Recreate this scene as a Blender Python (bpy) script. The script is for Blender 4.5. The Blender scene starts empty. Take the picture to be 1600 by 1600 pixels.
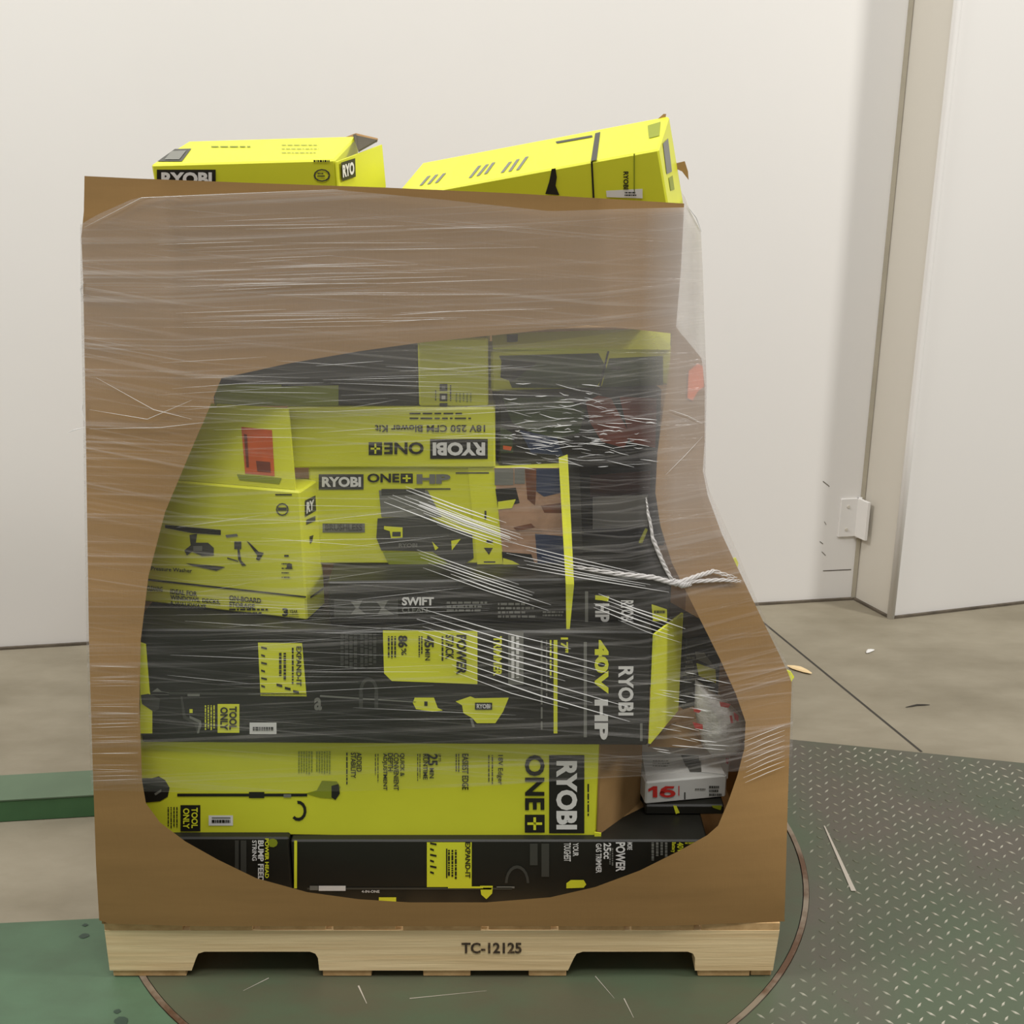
import bpy, bmesh, math, random
from mathutils import Vector, Matrix, noise as mnoise
random.seed(4)
S = bpy.context.scene
C = S.collection

# ------------------------------------------------------------------ camera
FPX = 1850.0
PITCH = math.radians(18.3)
CAM = Vector((0.0, -1.775, 1.477))
cd = bpy.data.cameras.new('camera')
cd.sensor_fit = 'HORIZONTAL'; cd.sensor_width = 36.0; cd.lens = 36.0*FPX/1600.0
cd.clip_start = 0.05; cd.clip_end = 60
cam = bpy.data.objects.new('camera', cd); C.objects.link(cam)
cam.location = CAM; cam.rotation_euler = (math.pi/2-PITCH, 0, 0)
S.camera = cam

# ------------------------------------------------------------------ world, lamps, exposure
w = bpy.data.worlds.new('warehouse_ambient'); S.world = w; w.use_nodes = True
w.node_tree.nodes['Background'].inputs[0].default_value = (1.0, 0.98, 0.94, 1)
w.node_tree.nodes['Background'].inputs[1].default_value = 0.38
def area(name, loc, target, sx, sy, energy, col):
    l = bpy.data.lights.new(name, 'AREA'); l.shape = 'RECTANGLE'; l.size = sx; l.size_y = sy
    l.energy = energy; l.color = col
    o = bpy.data.objects.new(name, l); C.objects.link(o); o.location = loc
    o.rotation_euler = (Vector(target)-Vector(loc)).to_track_quat('-Z', 'Y').to_euler()
    return o
area('ceiling_lamp_right', (4.3, -0.6, 4.5), (0.4, 0.9, 0.6), 0.5, 1.0, 185, (1.0, 0.985, 0.95))
area('ceiling_lamp_middle', (0.3, -2.0, 5.6), (0.2, 0.4, 0.4), 3.0, 0.9, 190, (1.0, 0.985, 0.955))
area('ceiling_lamp_back', (0.1, 0.2, 5.2), (0.1, 0.6, 0.0), 3.0, 0.8, 12, (1.0, 0.985, 0.955))
area('ceiling_lamp_left', (-3.6, -0.5, 4.8), (-1.2, 1.3, 0.6), 1.6, 1.0, 175, (1.0, 0.985, 0.955))
vs = S.view_settings
vs.view_transform = 'Standard'; vs.look = 'None'; vs.gamma = 1.0; vs.use_curve_mapping = False
vs.exposure = -0.25

# ------------------------------------------------------------------ pixel -> place
SP, CP = math.sin(PITCH), math.cos(PITCH)
def ray(px, py):
    u = (px-800)/FPX; v = (py-800)/FPX
    return Vector((u, CP-v*SP, -SP-v*CP))
def Y(px, py, y):                      # on the upright plane y
    r = ray(px, py); return CAM + r*((y-CAM.y)/r.y)
def G(px, py, z=0.0):                  # on the ground at height z
    r = ray(px, py); return CAM + r*((z-CAM.z)/r.z)
def sm(a, b, x):
    t = max(0.0, min(1.0, (x-a)/(b-a))); return t*t*(3-2*t)
def lerp(a, b, t): return a+(b-a)*t
def front_depth(x, z):                 # the front of the big cardboard box: leans back, corners recede
    d = -0.010 + 0.099*sm(0.2, 1.35, z)
    xl = -0.52; sl = 0.40*sm(0.4, 1.2, z)
    xr = lerp(0.26, 0.135, sm(0.3, 1.2, z)); sr = lerp(0.06, 0.45, sm(0.15, 0.6, z))
    return d + max(0, xl-x)*sl + max(0, x-xr)*sr
def B(px, py, off=0.0):
    y = 0.05
    for _ in range(12):
        p = Y(px, py, y); y = front_depth(p.x, p.z)+off
    return Y(px, py, y)

# ------------------------------------------------------------------ materials
def srgb(r, g, b):
    f = lambda c: (c/255/12.92) if c/255 <= 0.04045 else ((c/255+0.055)/1.055)**2.4
    return (f(r), f(g), f(b), 1)
M = {}
def mat(name, col, rough=0.5, metal=0.0, var=0.0, scale=(8, 8, 8), detail=6, bump=0.0, bscale=None, spec=0.5, col2=None, lo=0.4, hi=0.6):
    m = bpy.data.materials.new(name); m.use_nodes = True; M[name] = m
    nt = m.node_tree; N = nt.nodes; L = nt.links
    b = N['Principled BSDF']; b.inputs['Roughness'].default_value = rough; b.inputs['Metallic'].default_value = metal
    b.inputs['Specular IOR Level'].default_value = spec
    b.inputs['Base Color'].default_value = col
    tc = N.new('ShaderNodeTexCoord')
    def nz(sc, det):
        mp = N.new('ShaderNodeMapping'); mp.inputs['Scale'].default_value = sc
        L.new(tc.outputs['Object'], mp.inputs['Vector'])
        n = N.new('ShaderNodeTexNoise'); n.inputs['Scale'].default_value = 1; n.inputs['Detail'].default_value = det
        n.inputs['Roughness'].default_value = 0.6
        L.new(mp.outputs[0], n.inputs['Vector']); return n
    if var > 0 or col2:
        n = nz(scale, detail)
        r = N.new('ShaderNodeValToRGB'); r.color_ramp.elements[0].position = lo; r.color_ramp.elements[1].position = hi
        r.color_ramp.elements[0].color = col2 if col2 else tuple(c*(1-var) for c in col[:3])+(1,)
        r.color_ramp.elements[1].color = col
        L.new(n.outputs['Fac'], r.inputs['Fac']); L.new(r.outputs['Color'], b.inputs['Base Color'])
    if bump > 0:
        n2 = nz(bscale or scale, 4)
        bp = N.new('ShaderNodeBump'); bp.inputs['Strength'].default_value = bump; bp.inputs['Distance'].default_value = 0.01
        L.new(n2.outputs['Fac'], bp.inputs['Height']); L.new(bp.outputs[0], b.inputs['Normal'])
    return m
mat('cardboard', srgb(154, 120, 74), 0.75, var=0.16, scale=(3, 3, 26), lo=0.3, hi=0.7, bump=0.05, bscale=(150, 150, 4), spec=0.25)
mat('cardboard_raw', srgb(160, 126, 82), 0.8, var=0.2, scale=(9, 9, 9), lo=0.3, hi=0.7, spec=0.2)
mat('lime_card', srgb(222, 224, 56), 0.42, var=0.07, scale=(6, 6, 6), lo=0.3, hi=0.7, spec=0.4)
mat('black_card', srgb(36, 35, 29), 0.45, var=0.25, scale=(5, 5, 14), lo=0.3, hi=0.7, spec=0.4)
mat('black_ink', srgb(30, 29, 24), 0.5)
mat('white_ink', srgb(228, 226, 222), 0.5)
mat('lime_ink', srgb(228, 230, 54), 0.45)
mat('olive_ink', srgb(138, 148, 30), 0.5)
mat('grey_ink', srgb(120, 120, 112), 0.5)
mat('dark_grey_ink', srgb(66, 66, 60), 0.5)
mat('red_ink', srgb(205, 50, 42), 0.5)
mat('orange_paper', srgb(214, 98, 44), 0.6, var=0.12, scale=(40, 40, 40))
mat('white_paper', srgb(226, 224, 220), 0.6)
mat('grey_card', srgb(214, 213, 208), 0.5, var=0.08, scale=(10, 10, 10))
mat('brown_ink', srgb(122, 70, 40), 0.5, var=0.35, scale=(30, 30, 30))
mat('skin_ink', srgb(190, 150, 120), 0.5, var=0.25, scale=(25, 25, 25))
mat('blue_ink', srgb(44, 56, 84), 0.5)
mat('green_ink_shade', srgb(60, 76, 34), 0.5, var=0.4, scale=(20, 20, 20))  # green print, and the shade painted on the long carton
mat('rust_card', srgb(120, 56, 36), 0.6, var=0.3, scale=(12, 12, 12))
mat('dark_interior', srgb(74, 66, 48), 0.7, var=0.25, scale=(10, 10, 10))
mat('orange_plastic', srgb(226, 120, 60), 0.45)
mat('white_plastic', srgb(236, 232, 228), 0.3, var=0.12, scale=(18, 18, 30), bump=0.6, bscale=(30, 30, 46))
# wood
def wood(name, a, b):
    m = mat(name, a, 0.7, col2=b, scale=(2.2, 14, 60), detail=8, lo=0.3, hi=0.62, bump=0.12, bscale=(4, 30, 120), spec=0.2); return m
wood('pine', srgb(244, 220, 174), srgb(220, 190, 142))
mat('pine_end', srgb(214, 178, 128), 0.8, col2=srgb(184, 146, 98), scale=(30, 8, 40), lo=0.3, hi=0.65, spec=0.2)
mat('stencil_ink', srgb(62, 50, 38), 0.8, col2=srgb(120, 96, 66), scale=(160, 160, 160), lo=0.3, hi=0.5)
# setting
mat('wall_paint', srgb(227, 224, 220), 0.55, var=0.035, scale=(0.9, 0.9, 0.5), lo=0.3, hi=0.7, bump=0.03, bscale=(6, 6, 6), spec=0.3)
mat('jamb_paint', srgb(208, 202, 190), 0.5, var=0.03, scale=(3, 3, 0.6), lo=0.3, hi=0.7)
mat('grime', srgb(104, 94, 80), 0.9, var=0.5, scale=(14, 14, 60), lo=0.35, hi=0.65)
mat('caulk', srgb(170, 162, 144), 0.8, var=0.1, scale=(6, 6, 6))
mat('concrete', srgb(150, 142, 124), 0.62, col2=srgb(128, 120, 102), scale=(2.6, 5.0, 3), detail=9, lo=0.34, hi=0.66, bump=0.06, bscale=(30, 30, 30), spec=0.35)
mat('joint', srgb(62, 58, 52), 0.9)
mat('green_paint', srgb(76, 102, 77), 0.5, col2=srgb(68, 87, 65), scale=(4, 7, 4), lo=0.3, hi=0.6, bump=0.05, bscale=(25, 25, 25))
mat('light_green_paint', srgb(92, 112, 88), 0.55, var=0.1, scale=(6, 6, 6))
mat('dark_green_paint', srgb(66, 108, 68), 0.55, var=0.15, scale=(6, 6, 6))
mat('rim_steel', srgb(150, 138, 122), 0.4, metal=0.5, col2=srgb(104, 78, 60), scale=(7, 7, 7), lo=0.4, hi=0.55)
mat('dark_gap', srgb(34, 32, 28), 0.9)
mat('scratch', srgb(188, 180, 168), 0.4, metal=0.3)
mat('oil_stain', srgb(44, 62, 50), 0.5)
def plate_mat(name, green, grey, sc, lo, hi, rough):
    m = mat(name, green, rough, col2=grey, scale=sc, detail=10, lo=lo, hi=hi, bump=0.05, bscale=(40, 40, 40)); return m
plate_mat('disc_paint', srgb(73, 84, 64), srgb(78, 77, 60), (3.4, 6.5, 3), 0.40, 0.62, 0.42)
plate_mat('diamond_paint', srgb(75, 86, 66), srgb(86, 81, 71), (1.9, 1.5, 2), 0.42, 0.60, 0.42)
mat('tread_steel_glint', srgb(186, 182, 166), 0.35, metal=0.2, col2=srgb(112, 116, 98), scale=(4, 4, 4), lo=0.38, hi=0.60)  # bare steel lugs, their highlights put into the pale colour

# ------------------------------------------------------------------ mesh helpers
def link(name, verts, faces, m, parent=None, origin=None, smooth=False):
    """world-space verts; the object sits under `parent` (whose own place is its origin)"""
    org = Vector((0, 0, 0))
    p = parent
    while p is not None: org = org + p.location; p = p.parent
    loc = Vector((0, 0, 0))
    if parent is None and origin is not None: loc = Vector(origin)
    me = bpy.data.meshes.new(name)
    me.from_pydata([tuple(Vector(v)-org-loc) for v in verts], [], faces)
    me.validate(); me.update()
    if isinstance(m, (list, tuple)):
        for k in m: me.materials.append(M[k])
    else: me.materials.append(M[m])
    if smooth: me.polygons.foreach_set('use_smooth', [True]*len(me.polygons))
    o = bpy.data.objects.new(name, me); C.objects.link(o); o.location = loc
    if parent: o.parent = parent
    return o
def tag(o, label=None, cat=None, group=None, kind=None):
    if label: o['label'] = label
    if cat: o['category'] = cat
    if group: o['group'] = group
    if kind: o['kind'] = kind
    return o
def empty(name, loc):
    o = bpy.data.objects.new(name, None); C.objects.link(o); o.location = loc
    o.empty_display_size = 0.05; return o
def box_geo(O, U, V, W, bev=0.0):
    """cuboid from corner O with edge vectors U, V, W; bevelled"""
    bm = bmesh.new()
    vs_ = [bm.verts.new(O+U*a+V*b+W*c) for c in (0, 1) for b in (0, 1) for a in (0, 1)]
    for f in ((0, 1, 3, 2), (4, 6, 7, 5), (0, 4, 5, 1), (2, 3, 7, 6), (0, 2, 6, 4), (1, 5, 7, 3)):
        bm.faces.new([vs_[i] for i in f])
    bmesh.ops.recalc_face_normals(bm, faces=bm.faces[:])
    if bev > 0:
        bmesh.ops.bevel(bm, geom=bm.edges[:], offset=bev, segments=1, affect='EDGES')
    bm.verts.index_update()
    out = [v.co.copy() for v in bm.verts], [[v.index for v in f.verts] for f in bm.faces]
    bm.free(); return out
def abox(x0, x1, y0, y1, z0, z1, bev=0.0):
    return box_geo(Vector((x0, y0, z0)), Vector((x1-x0, 0, 0)), Vector((0, y1-y0, 0)), Vector((0, 0, z1-z0)), bev)
def merge(parts):
    V_, F_ = [], []
    for v, f in parts:
        n = len(V_); V_ += list(v); F_ += [[i+n for i in q] for q in f]
    return V_, F_
def tube(pts, r, n=6, taper=True):
    V_, F_ = [], []
    k = len(pts)
    for i, p in enumerate(pts):
        a = pts[max(0, i-1)]; b = pts[min(k-1, i+1)]
        t = (b-a).normalized(); s = t.cross(Vector((0, 0, 1)))
        if s.length < 1e-4: s = t.cross(Vector((0, 1, 0)))
        s.normalize(); q = s.cross(t)
        rr = r*(0.12+0.88*math.sin(math.pi*(0.04+0.92*i/(k-1)))) if taper else r
        for j in range(n):
            an = 2*math.pi*j/n; V_.append(p+(s*math.cos(an)+q*math.sin(an))*rr)
    for i in range(k-1):
        for j in range(n):
            F_.append([i*n+j, i*n+(j+1) % n, (i+1)*n+(j+1) % n, (i+1)*n+j])
    F_.append(list(range(n))[::-1]); F_.append([(k-1)*n+j for j in range(n)])
    return V_, F_
def slab(poly, up):
    """closed prism: polygon (world points) extruded by vector `up`"""
    n = len(poly); V_ = [Vector(p) for p in poly]+[Vector(p)+up for p in poly]
    F_ = [list(range(n))[::-1], [n+i for i in range(n)]]
    F_ += [[i, (i+1) % n, n+(i+1) % n, n+i] for i in range(n)]
    return V_, F_

# ------------------------------------------------------------------ lettering
_tc = {}
def glyphs(s, bold=0.0, space=1.0):
    k = (s, bold, space)
    if k in _tc: return _tc[k]
    cu = bpy.data.curves.new('t', 'FONT'); cu.body = s; cu.offset = bold; cu.space_character = space
    cu.resolution_u = 3
    ob = bpy.data.objects.new('t', cu)
    me = bpy.data.meshes.new_from_object(ob)
    vv = [(v.co.x, v.co.y) for v in me.vertices]; ff = [list(p.vertices) for p in me.polygons]
    bpy.data.objects.remove(ob); bpy.data.curves.remove(cu); bpy.data.meshes.remove(me)
    x0 = min(v[0] for v in vv); x1 = max(v[0] for v in vv); y0 = min(v[1] for v in vv); y1 = max(v[1] for v in vv)
    vv = [((x-x0)/(x1-x0), (y-y0)/(y1-y0)) for x, y in vv]
    _tc[k] = (vv, ff); return _tc[k]

class Face:
    """a flat face of a carton on which flat print lies; print is given by its place in the photograph"""
    def __init__(s, O, n, parent, lim=None):
        s.lim = lim
        s.O = Vector(O); s.n = Vector(n).normalized(); s.parent = parent; s.ink = []
        if (CAM-s.O).dot(s.n) < 0: s.n = -s.n
    def at(s, px, py, e=0.001):
        r = ray(px, py); O = s.O+s.n*e
        p = CAM + r*((O-CAM).dot(s.n)/r.dot(s.n))
        if s.lim:                      # print never runs past the edges of its face
            q, A, D = s.lim
            k = max(-.002, min(1.002, (p-q).dot(A)/A.dot(A))); l = max(-.002, min(1.002, (p-q).dot(D)/D.dot(D)))
            p = q+A*k+D*l+s.n*((p-q).dot(s.n))
        return p
    def add(s, col, verts, faces, e, kind=None):
        xs = [p[0] for p in verts]; ys = [p[1] for p in verts]
        big = max(max(xs)-min(xs), max(ys)-min(ys)); small = min(max(xs)-min(xs), max(ys)-min(ys))
        if kind is None: kind = 'printed_panel' if big > 13 and small > 3 else 'fine_print'
        if kind == 'lettering' and small < 9: kind = 'fine_print'
        s.ink.append((kind, col, [s.at(x, y, e) for x, y in verts], faces, (min(xs), min(ys), max(xs), max(ys))))
    def poly(s, col, pts, e=0.001): s.add(col, pts, [list(range(len(pts)))], e)
    def rect(s, col, x0, y0, x1, y1, e=0.001, sk=0.0):
        s.poly(col, [(x0, y0), (x1, y0+sk), (x1, y1+sk), (x0, y1)], e)
    def quadtext(s, col, t, q, e=0.0016, bold=0.02, space=1.0):
        """q: photo places of the text's lower-left, lower-right, upper-right, upper-left"""
        vv, ff = glyphs(t, bold, space)
        P = []
        for a, b in vv:
            x = (q[0][0]*(1-a)+q[1][0]*a)*(1-b)+(q[3][0]*(1-a)+q[2][0]*a)*b
            y = (q[0][1]*(1-a)+q[1][1]*a)*(1-b)+(q[3][1]*(1-a)+q[2][1]*a)*b
            P.append((x, y))
        s.add(col, P, ff, e, 'lettering')
    def text(s, col, t, x0, y0, x1, y1, rot=0, e=0.0016, bold=0.02, sk=0.0):
        if rot == 0: q = [(x0, y1), (x1, y1+sk), (x1, y0+sk), (x0, y0)]
        elif rot == 180: q = [(x1, y0+sk), (x0, y0), (x0, y1), (x1, y1+sk)]
        else: q = [(x0, y0), (x0, y1), (x1, y1), (x1, y0)]          # turned a quarter clockwise
        s.quadtext(col, t, q, e, bold)
    def lines(s, col, x0, y0, x1, y1, n, rot=0, e=0.0013, fill=0.55, ragged=0.35):
        """fine print too small to read: n rows of short strokes"""
        for i in range(n):
            a = i/n; b = (i+fill)/n; k = 1-ragged*random.random()
            cuts = [0]
            while cuts[-1] < k: cuts.append(cuts[-1]+random.uniform(0.06, 0.2))
            for j in range(len(cuts)-1):
                u0 = cuts[j]; u1 = min(k, cuts[j+1]-0.03)
                if u1 <= u0: continue
                if rot == 0: xa, ya, xb, yb = x0+(x1-x0)*u0, y0+(y1-y0)*a, x0+(x1-x0)*u1, y0+(y1-y0)*b
                else: xa, ya, xb, yb = x0+(x1-x0)*a, y0+(y1-y0)*u0, x0+(x1-x0)*b, y0+(y1-y0)*u1
                s.add(col, [(xa, ya), (xb, ya), (xb, yb), (xa, yb)], [[0, 1, 2, 3]], e, 'fine_print')
    def ring(s, col, po, pi_, e=0.001):
        n = len(po); s.add(col, list(po)+list(pi_), [[i, i+1, n+i+1, n+i] for i in range(n-1)], e, 'printed_panel')
    def flush(s):
        fine = {}; panels = []
        for kind, col, V_, F_, bb in s.ink:
            if kind == 'fine_print':
                fv, ff = fine.setdefault(col, ([], [])); n = len(fv); fv += V_; ff += [[i+n for i in f] for f in F_]
                continue
            host = s.parent
            if kind == 'lettering':            # words printed on a panel or label belong to it
                for o, pb in panels:
                    if pb[0]-2 <= bb[0] and pb[1]-2 <= bb[1] and pb[2]+2 >= bb[2] and pb[3]+2 >= bb[3]: host = o
            nm = 'label' if col in ('orange_paper', 'white_paper') else kind
            o = link(nm, V_, F_, col, host)
            if kind == 'printed_panel': panels.append((o, bb))
        for col, (V_, F_) in fine.items(): tag(link('fine_print', V_, F_, col, s.parent), kind='stuff')
        s.ink = []

class Carton:
    """closed carton: main face from three corners (a = lower left, b = lower right, c = upper left), body runs back by `deep`"""
    def __init__(s, name, a, b, c, deep, m, label, cat='carton', group=None, drop=0.0, bev=0.003):
        a, b, c = Vector(a), Vector(b), Vector(c)
        U = b-a; V = c-a; V = V-U*(V.dot(U)/U.dot(U))
        n = U.cross(V).normalized()
        if (CAM-a).dot(n) < 0: n = -n
        if drop: a = a-V.normalized()*drop; V = V+V.normalized()*drop
        W = -n*deep
        zs = [(a+U*i+V*j+W*k) for i in (0, 1) for j in (0, 1) for k in (0, 1)]
        base = sum(zs, Vector())/8; base.z = min(p.z for p in zs)
        s.root = tag(empty(name, base), label, cat, group)
        s.a, s.U, s.V, s.W, s.n = a, U, V, W, n
        v, f = box_geo(a, U, V, W, bev)
        s.body = link('body', v, f, m, s.root)
        s.front = Face(a, n, s.root, (a, U, V))
        s.right = Face(a+U, U.normalized(), s.root, (a+U, V, W))
        s.top = Face(a+V, V.normalized(), s.root, (a+V, U, W))
        s.left = Face(a, -U.normalized(), s.root)
    def pt(s, u, v, w): return s.a+s.U*u+s.V*v+s.W*w
    def done(s):
        for f in (s.front, s.right, s.top, s.left): f.flush()
    def flap(s, pts, m, th=0.004, name='flap'):
        pts = [Vector(p) for p in pts]
        n = (pts[1]-pts[0]).cross(pts[-1]-pts[0]).normalized()
        v, f = slab(pts, n*th); link(name, v, f, m, s.root)
        return Face(pts[0]+(n*th if (CAM-pts[0]).dot(n) > 0 else Vector()), n, s.root)

# ------------------------------------------------------------------ the setting
A0 = G(0, 1010); A1 = G(1335, 932)
wd = (A1-A0); wd.z = 0; wd.normalize(); wn = Vector((wd.y, -wd.x, 0))      # towards the camera
WL = A0-wd*3.0; WR = A1.copy()
K0 = G(1392, 962); kd = (G(1600, 938)-K0); kd.normalize()
K1 = K0+kd*3.5
HT = 3.4
ZF = -0.008
def wall(name, p, q, m, thick=0.15):
    d = (q-p).normalized(); nn = Vector((-d.y, d.x, 0))*thick
    P0 = Vector((p.x, p.y, ZF)); Q0 = Vector((q.x, q.y, ZF))
    v, f = slab([P0, Q0, Q0+nn, P0+nn], Vector((0, 0, HT)))
    return tag(link(name, v, f, m), kind='structure')
fl = slab([Vector((-6, -6, ZF-0.1)), Vector((6, -6, ZF-0.1)), Vector((6, 4, ZF-0.1)), Vector((-6, 4, ZF-0.1))], Vector((0, 0, 0.1)))
floor = tag(link('floor', fl[0], fl[1], 'concrete'), kind='structure')
wall('wall_back', WL, WR, 'wall_paint')
# the protruding pier: its return face and its front
rd = (K0-A1).normalized()
pv, pf = slab([Vector((A1.x, A1.y, ZF)), Vector((K0.x, K0.y, ZF)), Vector((K1.x, K1.y, ZF)), Vector((K1.x-0.1, K1.y+0.5, ZF)), Vector((A1.x+0.1, A1.y+0.3, ZF))], Vector((0, 0, HT)))
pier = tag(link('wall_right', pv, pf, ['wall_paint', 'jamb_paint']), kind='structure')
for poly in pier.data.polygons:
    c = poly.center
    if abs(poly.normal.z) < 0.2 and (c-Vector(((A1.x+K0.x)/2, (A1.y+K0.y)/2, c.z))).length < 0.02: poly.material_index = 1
# dark open joint in the corner between back wall and pier
e0 = A1+wn*0.002
v, f = slab([Vector((e0.x-0.012, e0.y-0.004, ZF)), Vector((e0.x, e0.y-0.006, ZF)), Vector((e0.x+0.002, e0.y+0.01, ZF)), Vector((e0.x-0.012, e0.y+0.01, ZF))], Vector((0, 0, HT)))
tag(link('trim_1', v, f, 'caulk'), kind='structure')
# rounded corner strip at the outer corner of the pier
c0 = K0
tpts = [Vector((c0.x, c0.y, z)) for z in (ZF, 0.6, 1.2, 1.8, 2.4, 3.3)]
v, f = tube(tpts, 0.012, 8, taper=False)
tag(link('trim_2', v, f, 'wall_paint', smooth=True), kind='structure')
# grimy caulk line where the walls meet the floor
def foot(name, p, q, nn):
    P = Vector((p.x, p.y, ZF)); Q = Vector((q.x, q.y, ZF))
    v, f = slab([P+nn*0.010, Q+nn*0.010, Q-nn*0.004, P-nn*0.004], Vector((0, 0, 0.007)))
    tag(link(name, v, f, 'grime'), kind='structure')
foot('baseboard_back', WL, WR, wn)
kn = Vector((kd.y, -kd.x, 0)); foot('baseboard_right', K0, K1, kn)
rn = Vector((rd.y, -rd.x, 0))
foot('baseboard_side', A1, K0, rn if rn.x < 0 else -rn)
# saw-cut joint in the concrete
j0 = G(1150, 938, ZF); j1 = G(1440, 1175, ZF); jd = (j1-j0).normalized(); js = Vector((-jd.y, jd.x, 0))*0.0035
j0 = j0+jd*0.0; up = Vector((0, 0, 0.0006))
link('expansion_joint', [j0-js+up, j1-js+up, j1+js+up, j0+js+up], [[0, 1, 2, 3]], 'joint', floor)
# hinge bracket bolted across the corner, near the floor
hb = empty('wall_bracket', Y(1330, 840, A1.y)); tag(hb, 'small white painted metal bracket fixed across the wall corner', 'bracket')
def wallpt(px, py, off):
    O = Vector((A1.x, A1.y, 0))+wn*off; r = ray(px, py); return CAM+r*((O-CAM).dot(wn)/r.dot(wn))
b0 = wallpt(1308, 838, 0.0); b1 = wallpt(1337, 838, 0.0); b2 = wallpt(1312, 779, 0.0)
bu = (b1-b0); bu.z = 0; bh = b2.z-b0.z
v, f = box_geo(b0, bu, Vector((0, 0, bh)), wn*0.008, 0.001); link('wall_plate', v, f, 'wall_paint', hb)
bb = b0+bu
v, f = box_geo(bb+wn*0.0, rd*0.055, Vector((0, 0, bh)), Vector((-0.010, -0.002, 0)), 0.001); link('side_plate', v, f, 'wall_paint', hb)
v, f = tube([bb+wn*0.009+Vector((0, 0, -0.004)), bb+wn*0.009+Vector((0, 0, bh+0.004))], 0.006, 10, False); link('hinge_pin', v, f, 'wall_paint', hb, smooth=True)
for t in (0.2, 0.8):
    c = b0+bu*0.4+Vector((0, 0, bh*t))+wn*0.008
    v, f = tube([c, c+wn*0.003], 0.005, 8, False); link('bolt', v, f, 'jamb_paint', hb)
# scuffs low on the back wall
sc = []
for (x0, y0, x1, y1) in ((1286, 752, 1296, 760), (1284, 862, 1290, 868), (1286, 892, 1330, 890), (1288, 815, 1291, 820), (1281, 846, 1286, 850)):
    a = wallpt(x0, y0, 0.001); b = wallpt(x1, y1, 0.001); n = Vector((0, 0, 0.0014)); sc.append(([a-n, b-n, b+n, a+n], [[0, 1, 2, 3]]))
v, f = merge(sc); tag(link('scuff_marks', v, f, 'grime', bpy.data.objects['wall_back']), kind='stuff')

# stretch-wrapping machine set in the floor: turntable, rim, green plates
TC = Vector((-0.094, 0.407, 0)); TR = 0.708
def disc(c, r, z0, z1, n=128, r0=0.0):
    V_, F_ = [], []
    ring = lambda rr, z: [Vector((c.x+rr*math.cos(2*math.pi*i/n), c.y+rr*math.sin(2*math.pi*i/n), z)) for i in range(n)]
    if r0 == 0:
        V_ = ring(r, z0)+ring(r, z1)
        F_ = [list(range(n))[::-1], [n+i for i in range(n)]]+[[i, (i+1) % n, n+(i+1) % n, n+i] for i in range(n)]
    else:
        V_ = ring(r, z0)+ring(r, z1)+ring(r0, z1)+ring(r0, z0)
        for k in range(4):
            a = k*n; b = ((k+1) % 4)*n
            F_ += [[a+i, a+(i+1) % n, b+(i+1) % n, b+i] for i in range(n)]
    return V_, F_
tt = tag(empty('turntable', TC), 'round green-grey steel turntable set in the floor under the pallet', 'turntable')
v, f = disc(TC, TR-0.010, ZF, 0.0); link('disc', v, f, 'disc_paint', tt)
v, f = disc(TC, TR+0.002, ZF, 0.0015, r0=TR-0.008); link('rim', v, f, 'rim_steel', tt)
v, f = disc(TC, TR-0.008, ZF, -0.003, r0=TR-0.011); link('gap', v, f, 'dark_gap', tt)
for (x0, y0, x1, y1, wd_) in ((560, 1540, 573, 1568, .0015), (930, 1525, 960, 1560, .0008), (640, 1560, 760, 1548, .0008), (420, 1528, 380, 1548, .001), (975, 1560, 990, 1590, .001)):
    a = G(x0, y0, 0.0005); b = G(x1, y1, 0.0005); d = (b-a).normalized(); n = Vector((-d.y, d.x, 0))*wd_
    link('scratch', [a-n, b-n*0.3, b+n*0.3, a+n], [[0, 1, 2, 3]], 'scratch', tt)
TO = TR+0.003
def plate(name, poly, m, label, cat):
    """flat plate with the turntable's circle cut out of it"""
    bm = bmesh.new()
    v, f = slab([Vector((x, y, ZF)) for x, y in poly], Vector((0, 0, -ZF-0.0005)))
    me = bpy.data.meshes.new(name); me.from_pydata([tuple(p) for p in v], [], f); me.validate()
    me.materials.append(M[m]); bm.free()
    o = bpy.data.objects.new(name, me); C.objects.link(o)
    cv, cf = disc(TC, TO, -0.5, 0.5)
    cm = bpy.data.meshes.new('cut'); cm.from_pydata([tuple(p) for p in cv], [], cf)
    co = bpy.data.objects.new('cut', cm); C.objects.link(co)
    mod = o.modifiers.new('b', 'BOOLEAN'); mod.object = co; mod.operation = 'DIFFERENCE'; mod.solver = 'EXACT'
    bpy.context.view_layer.update()
    nm = bpy.data.meshes.new_from_object(o.evaluated_get(bpy.context.evaluated_depsgraph_get()))
    o.modifiers.clear(); o.data = nm; nm.name = name
    bpy.data.objects.remove(co)
    return tag(o, label, cat)
gl0 = G(0, 1442); gl1 = G(150, 1435); gdir = (gl1-gl0).normalized()
gA = gl0-gdir*1.6; gB = gl0+gdir*0.55
lp = plate('steel_plate', [(gA.x, gA.y), (gB.x, gB.y), (-0.13, gB.y), (-0.13, -1.6), (gA.x, -1.6)], 'green_paint',
           'smooth green painted steel floor plate left of the turntable', 'floor plate')
dA = G(1235, 1155); dB = G(1600, 1192); dd = (dB-dA).normalized()
dA2 = dA-dd*0.5; dB2 = dB+dd*1.0
dp = plate('diamond_plate', [(-0.12, dA2.y+0.0), (dA2.x, dA2.y), (dB2.x, dB2.y), (dB2.x, -1.6), (-0.12, -1.6)], 'diamond_paint',
           'worn green diamond tread plate right of the turntable', 'floor plate')
tr = []
pit = 0.0255; ca, sa = math.cos(math.radians(32)), math.sin(math.radians(32))
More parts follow.
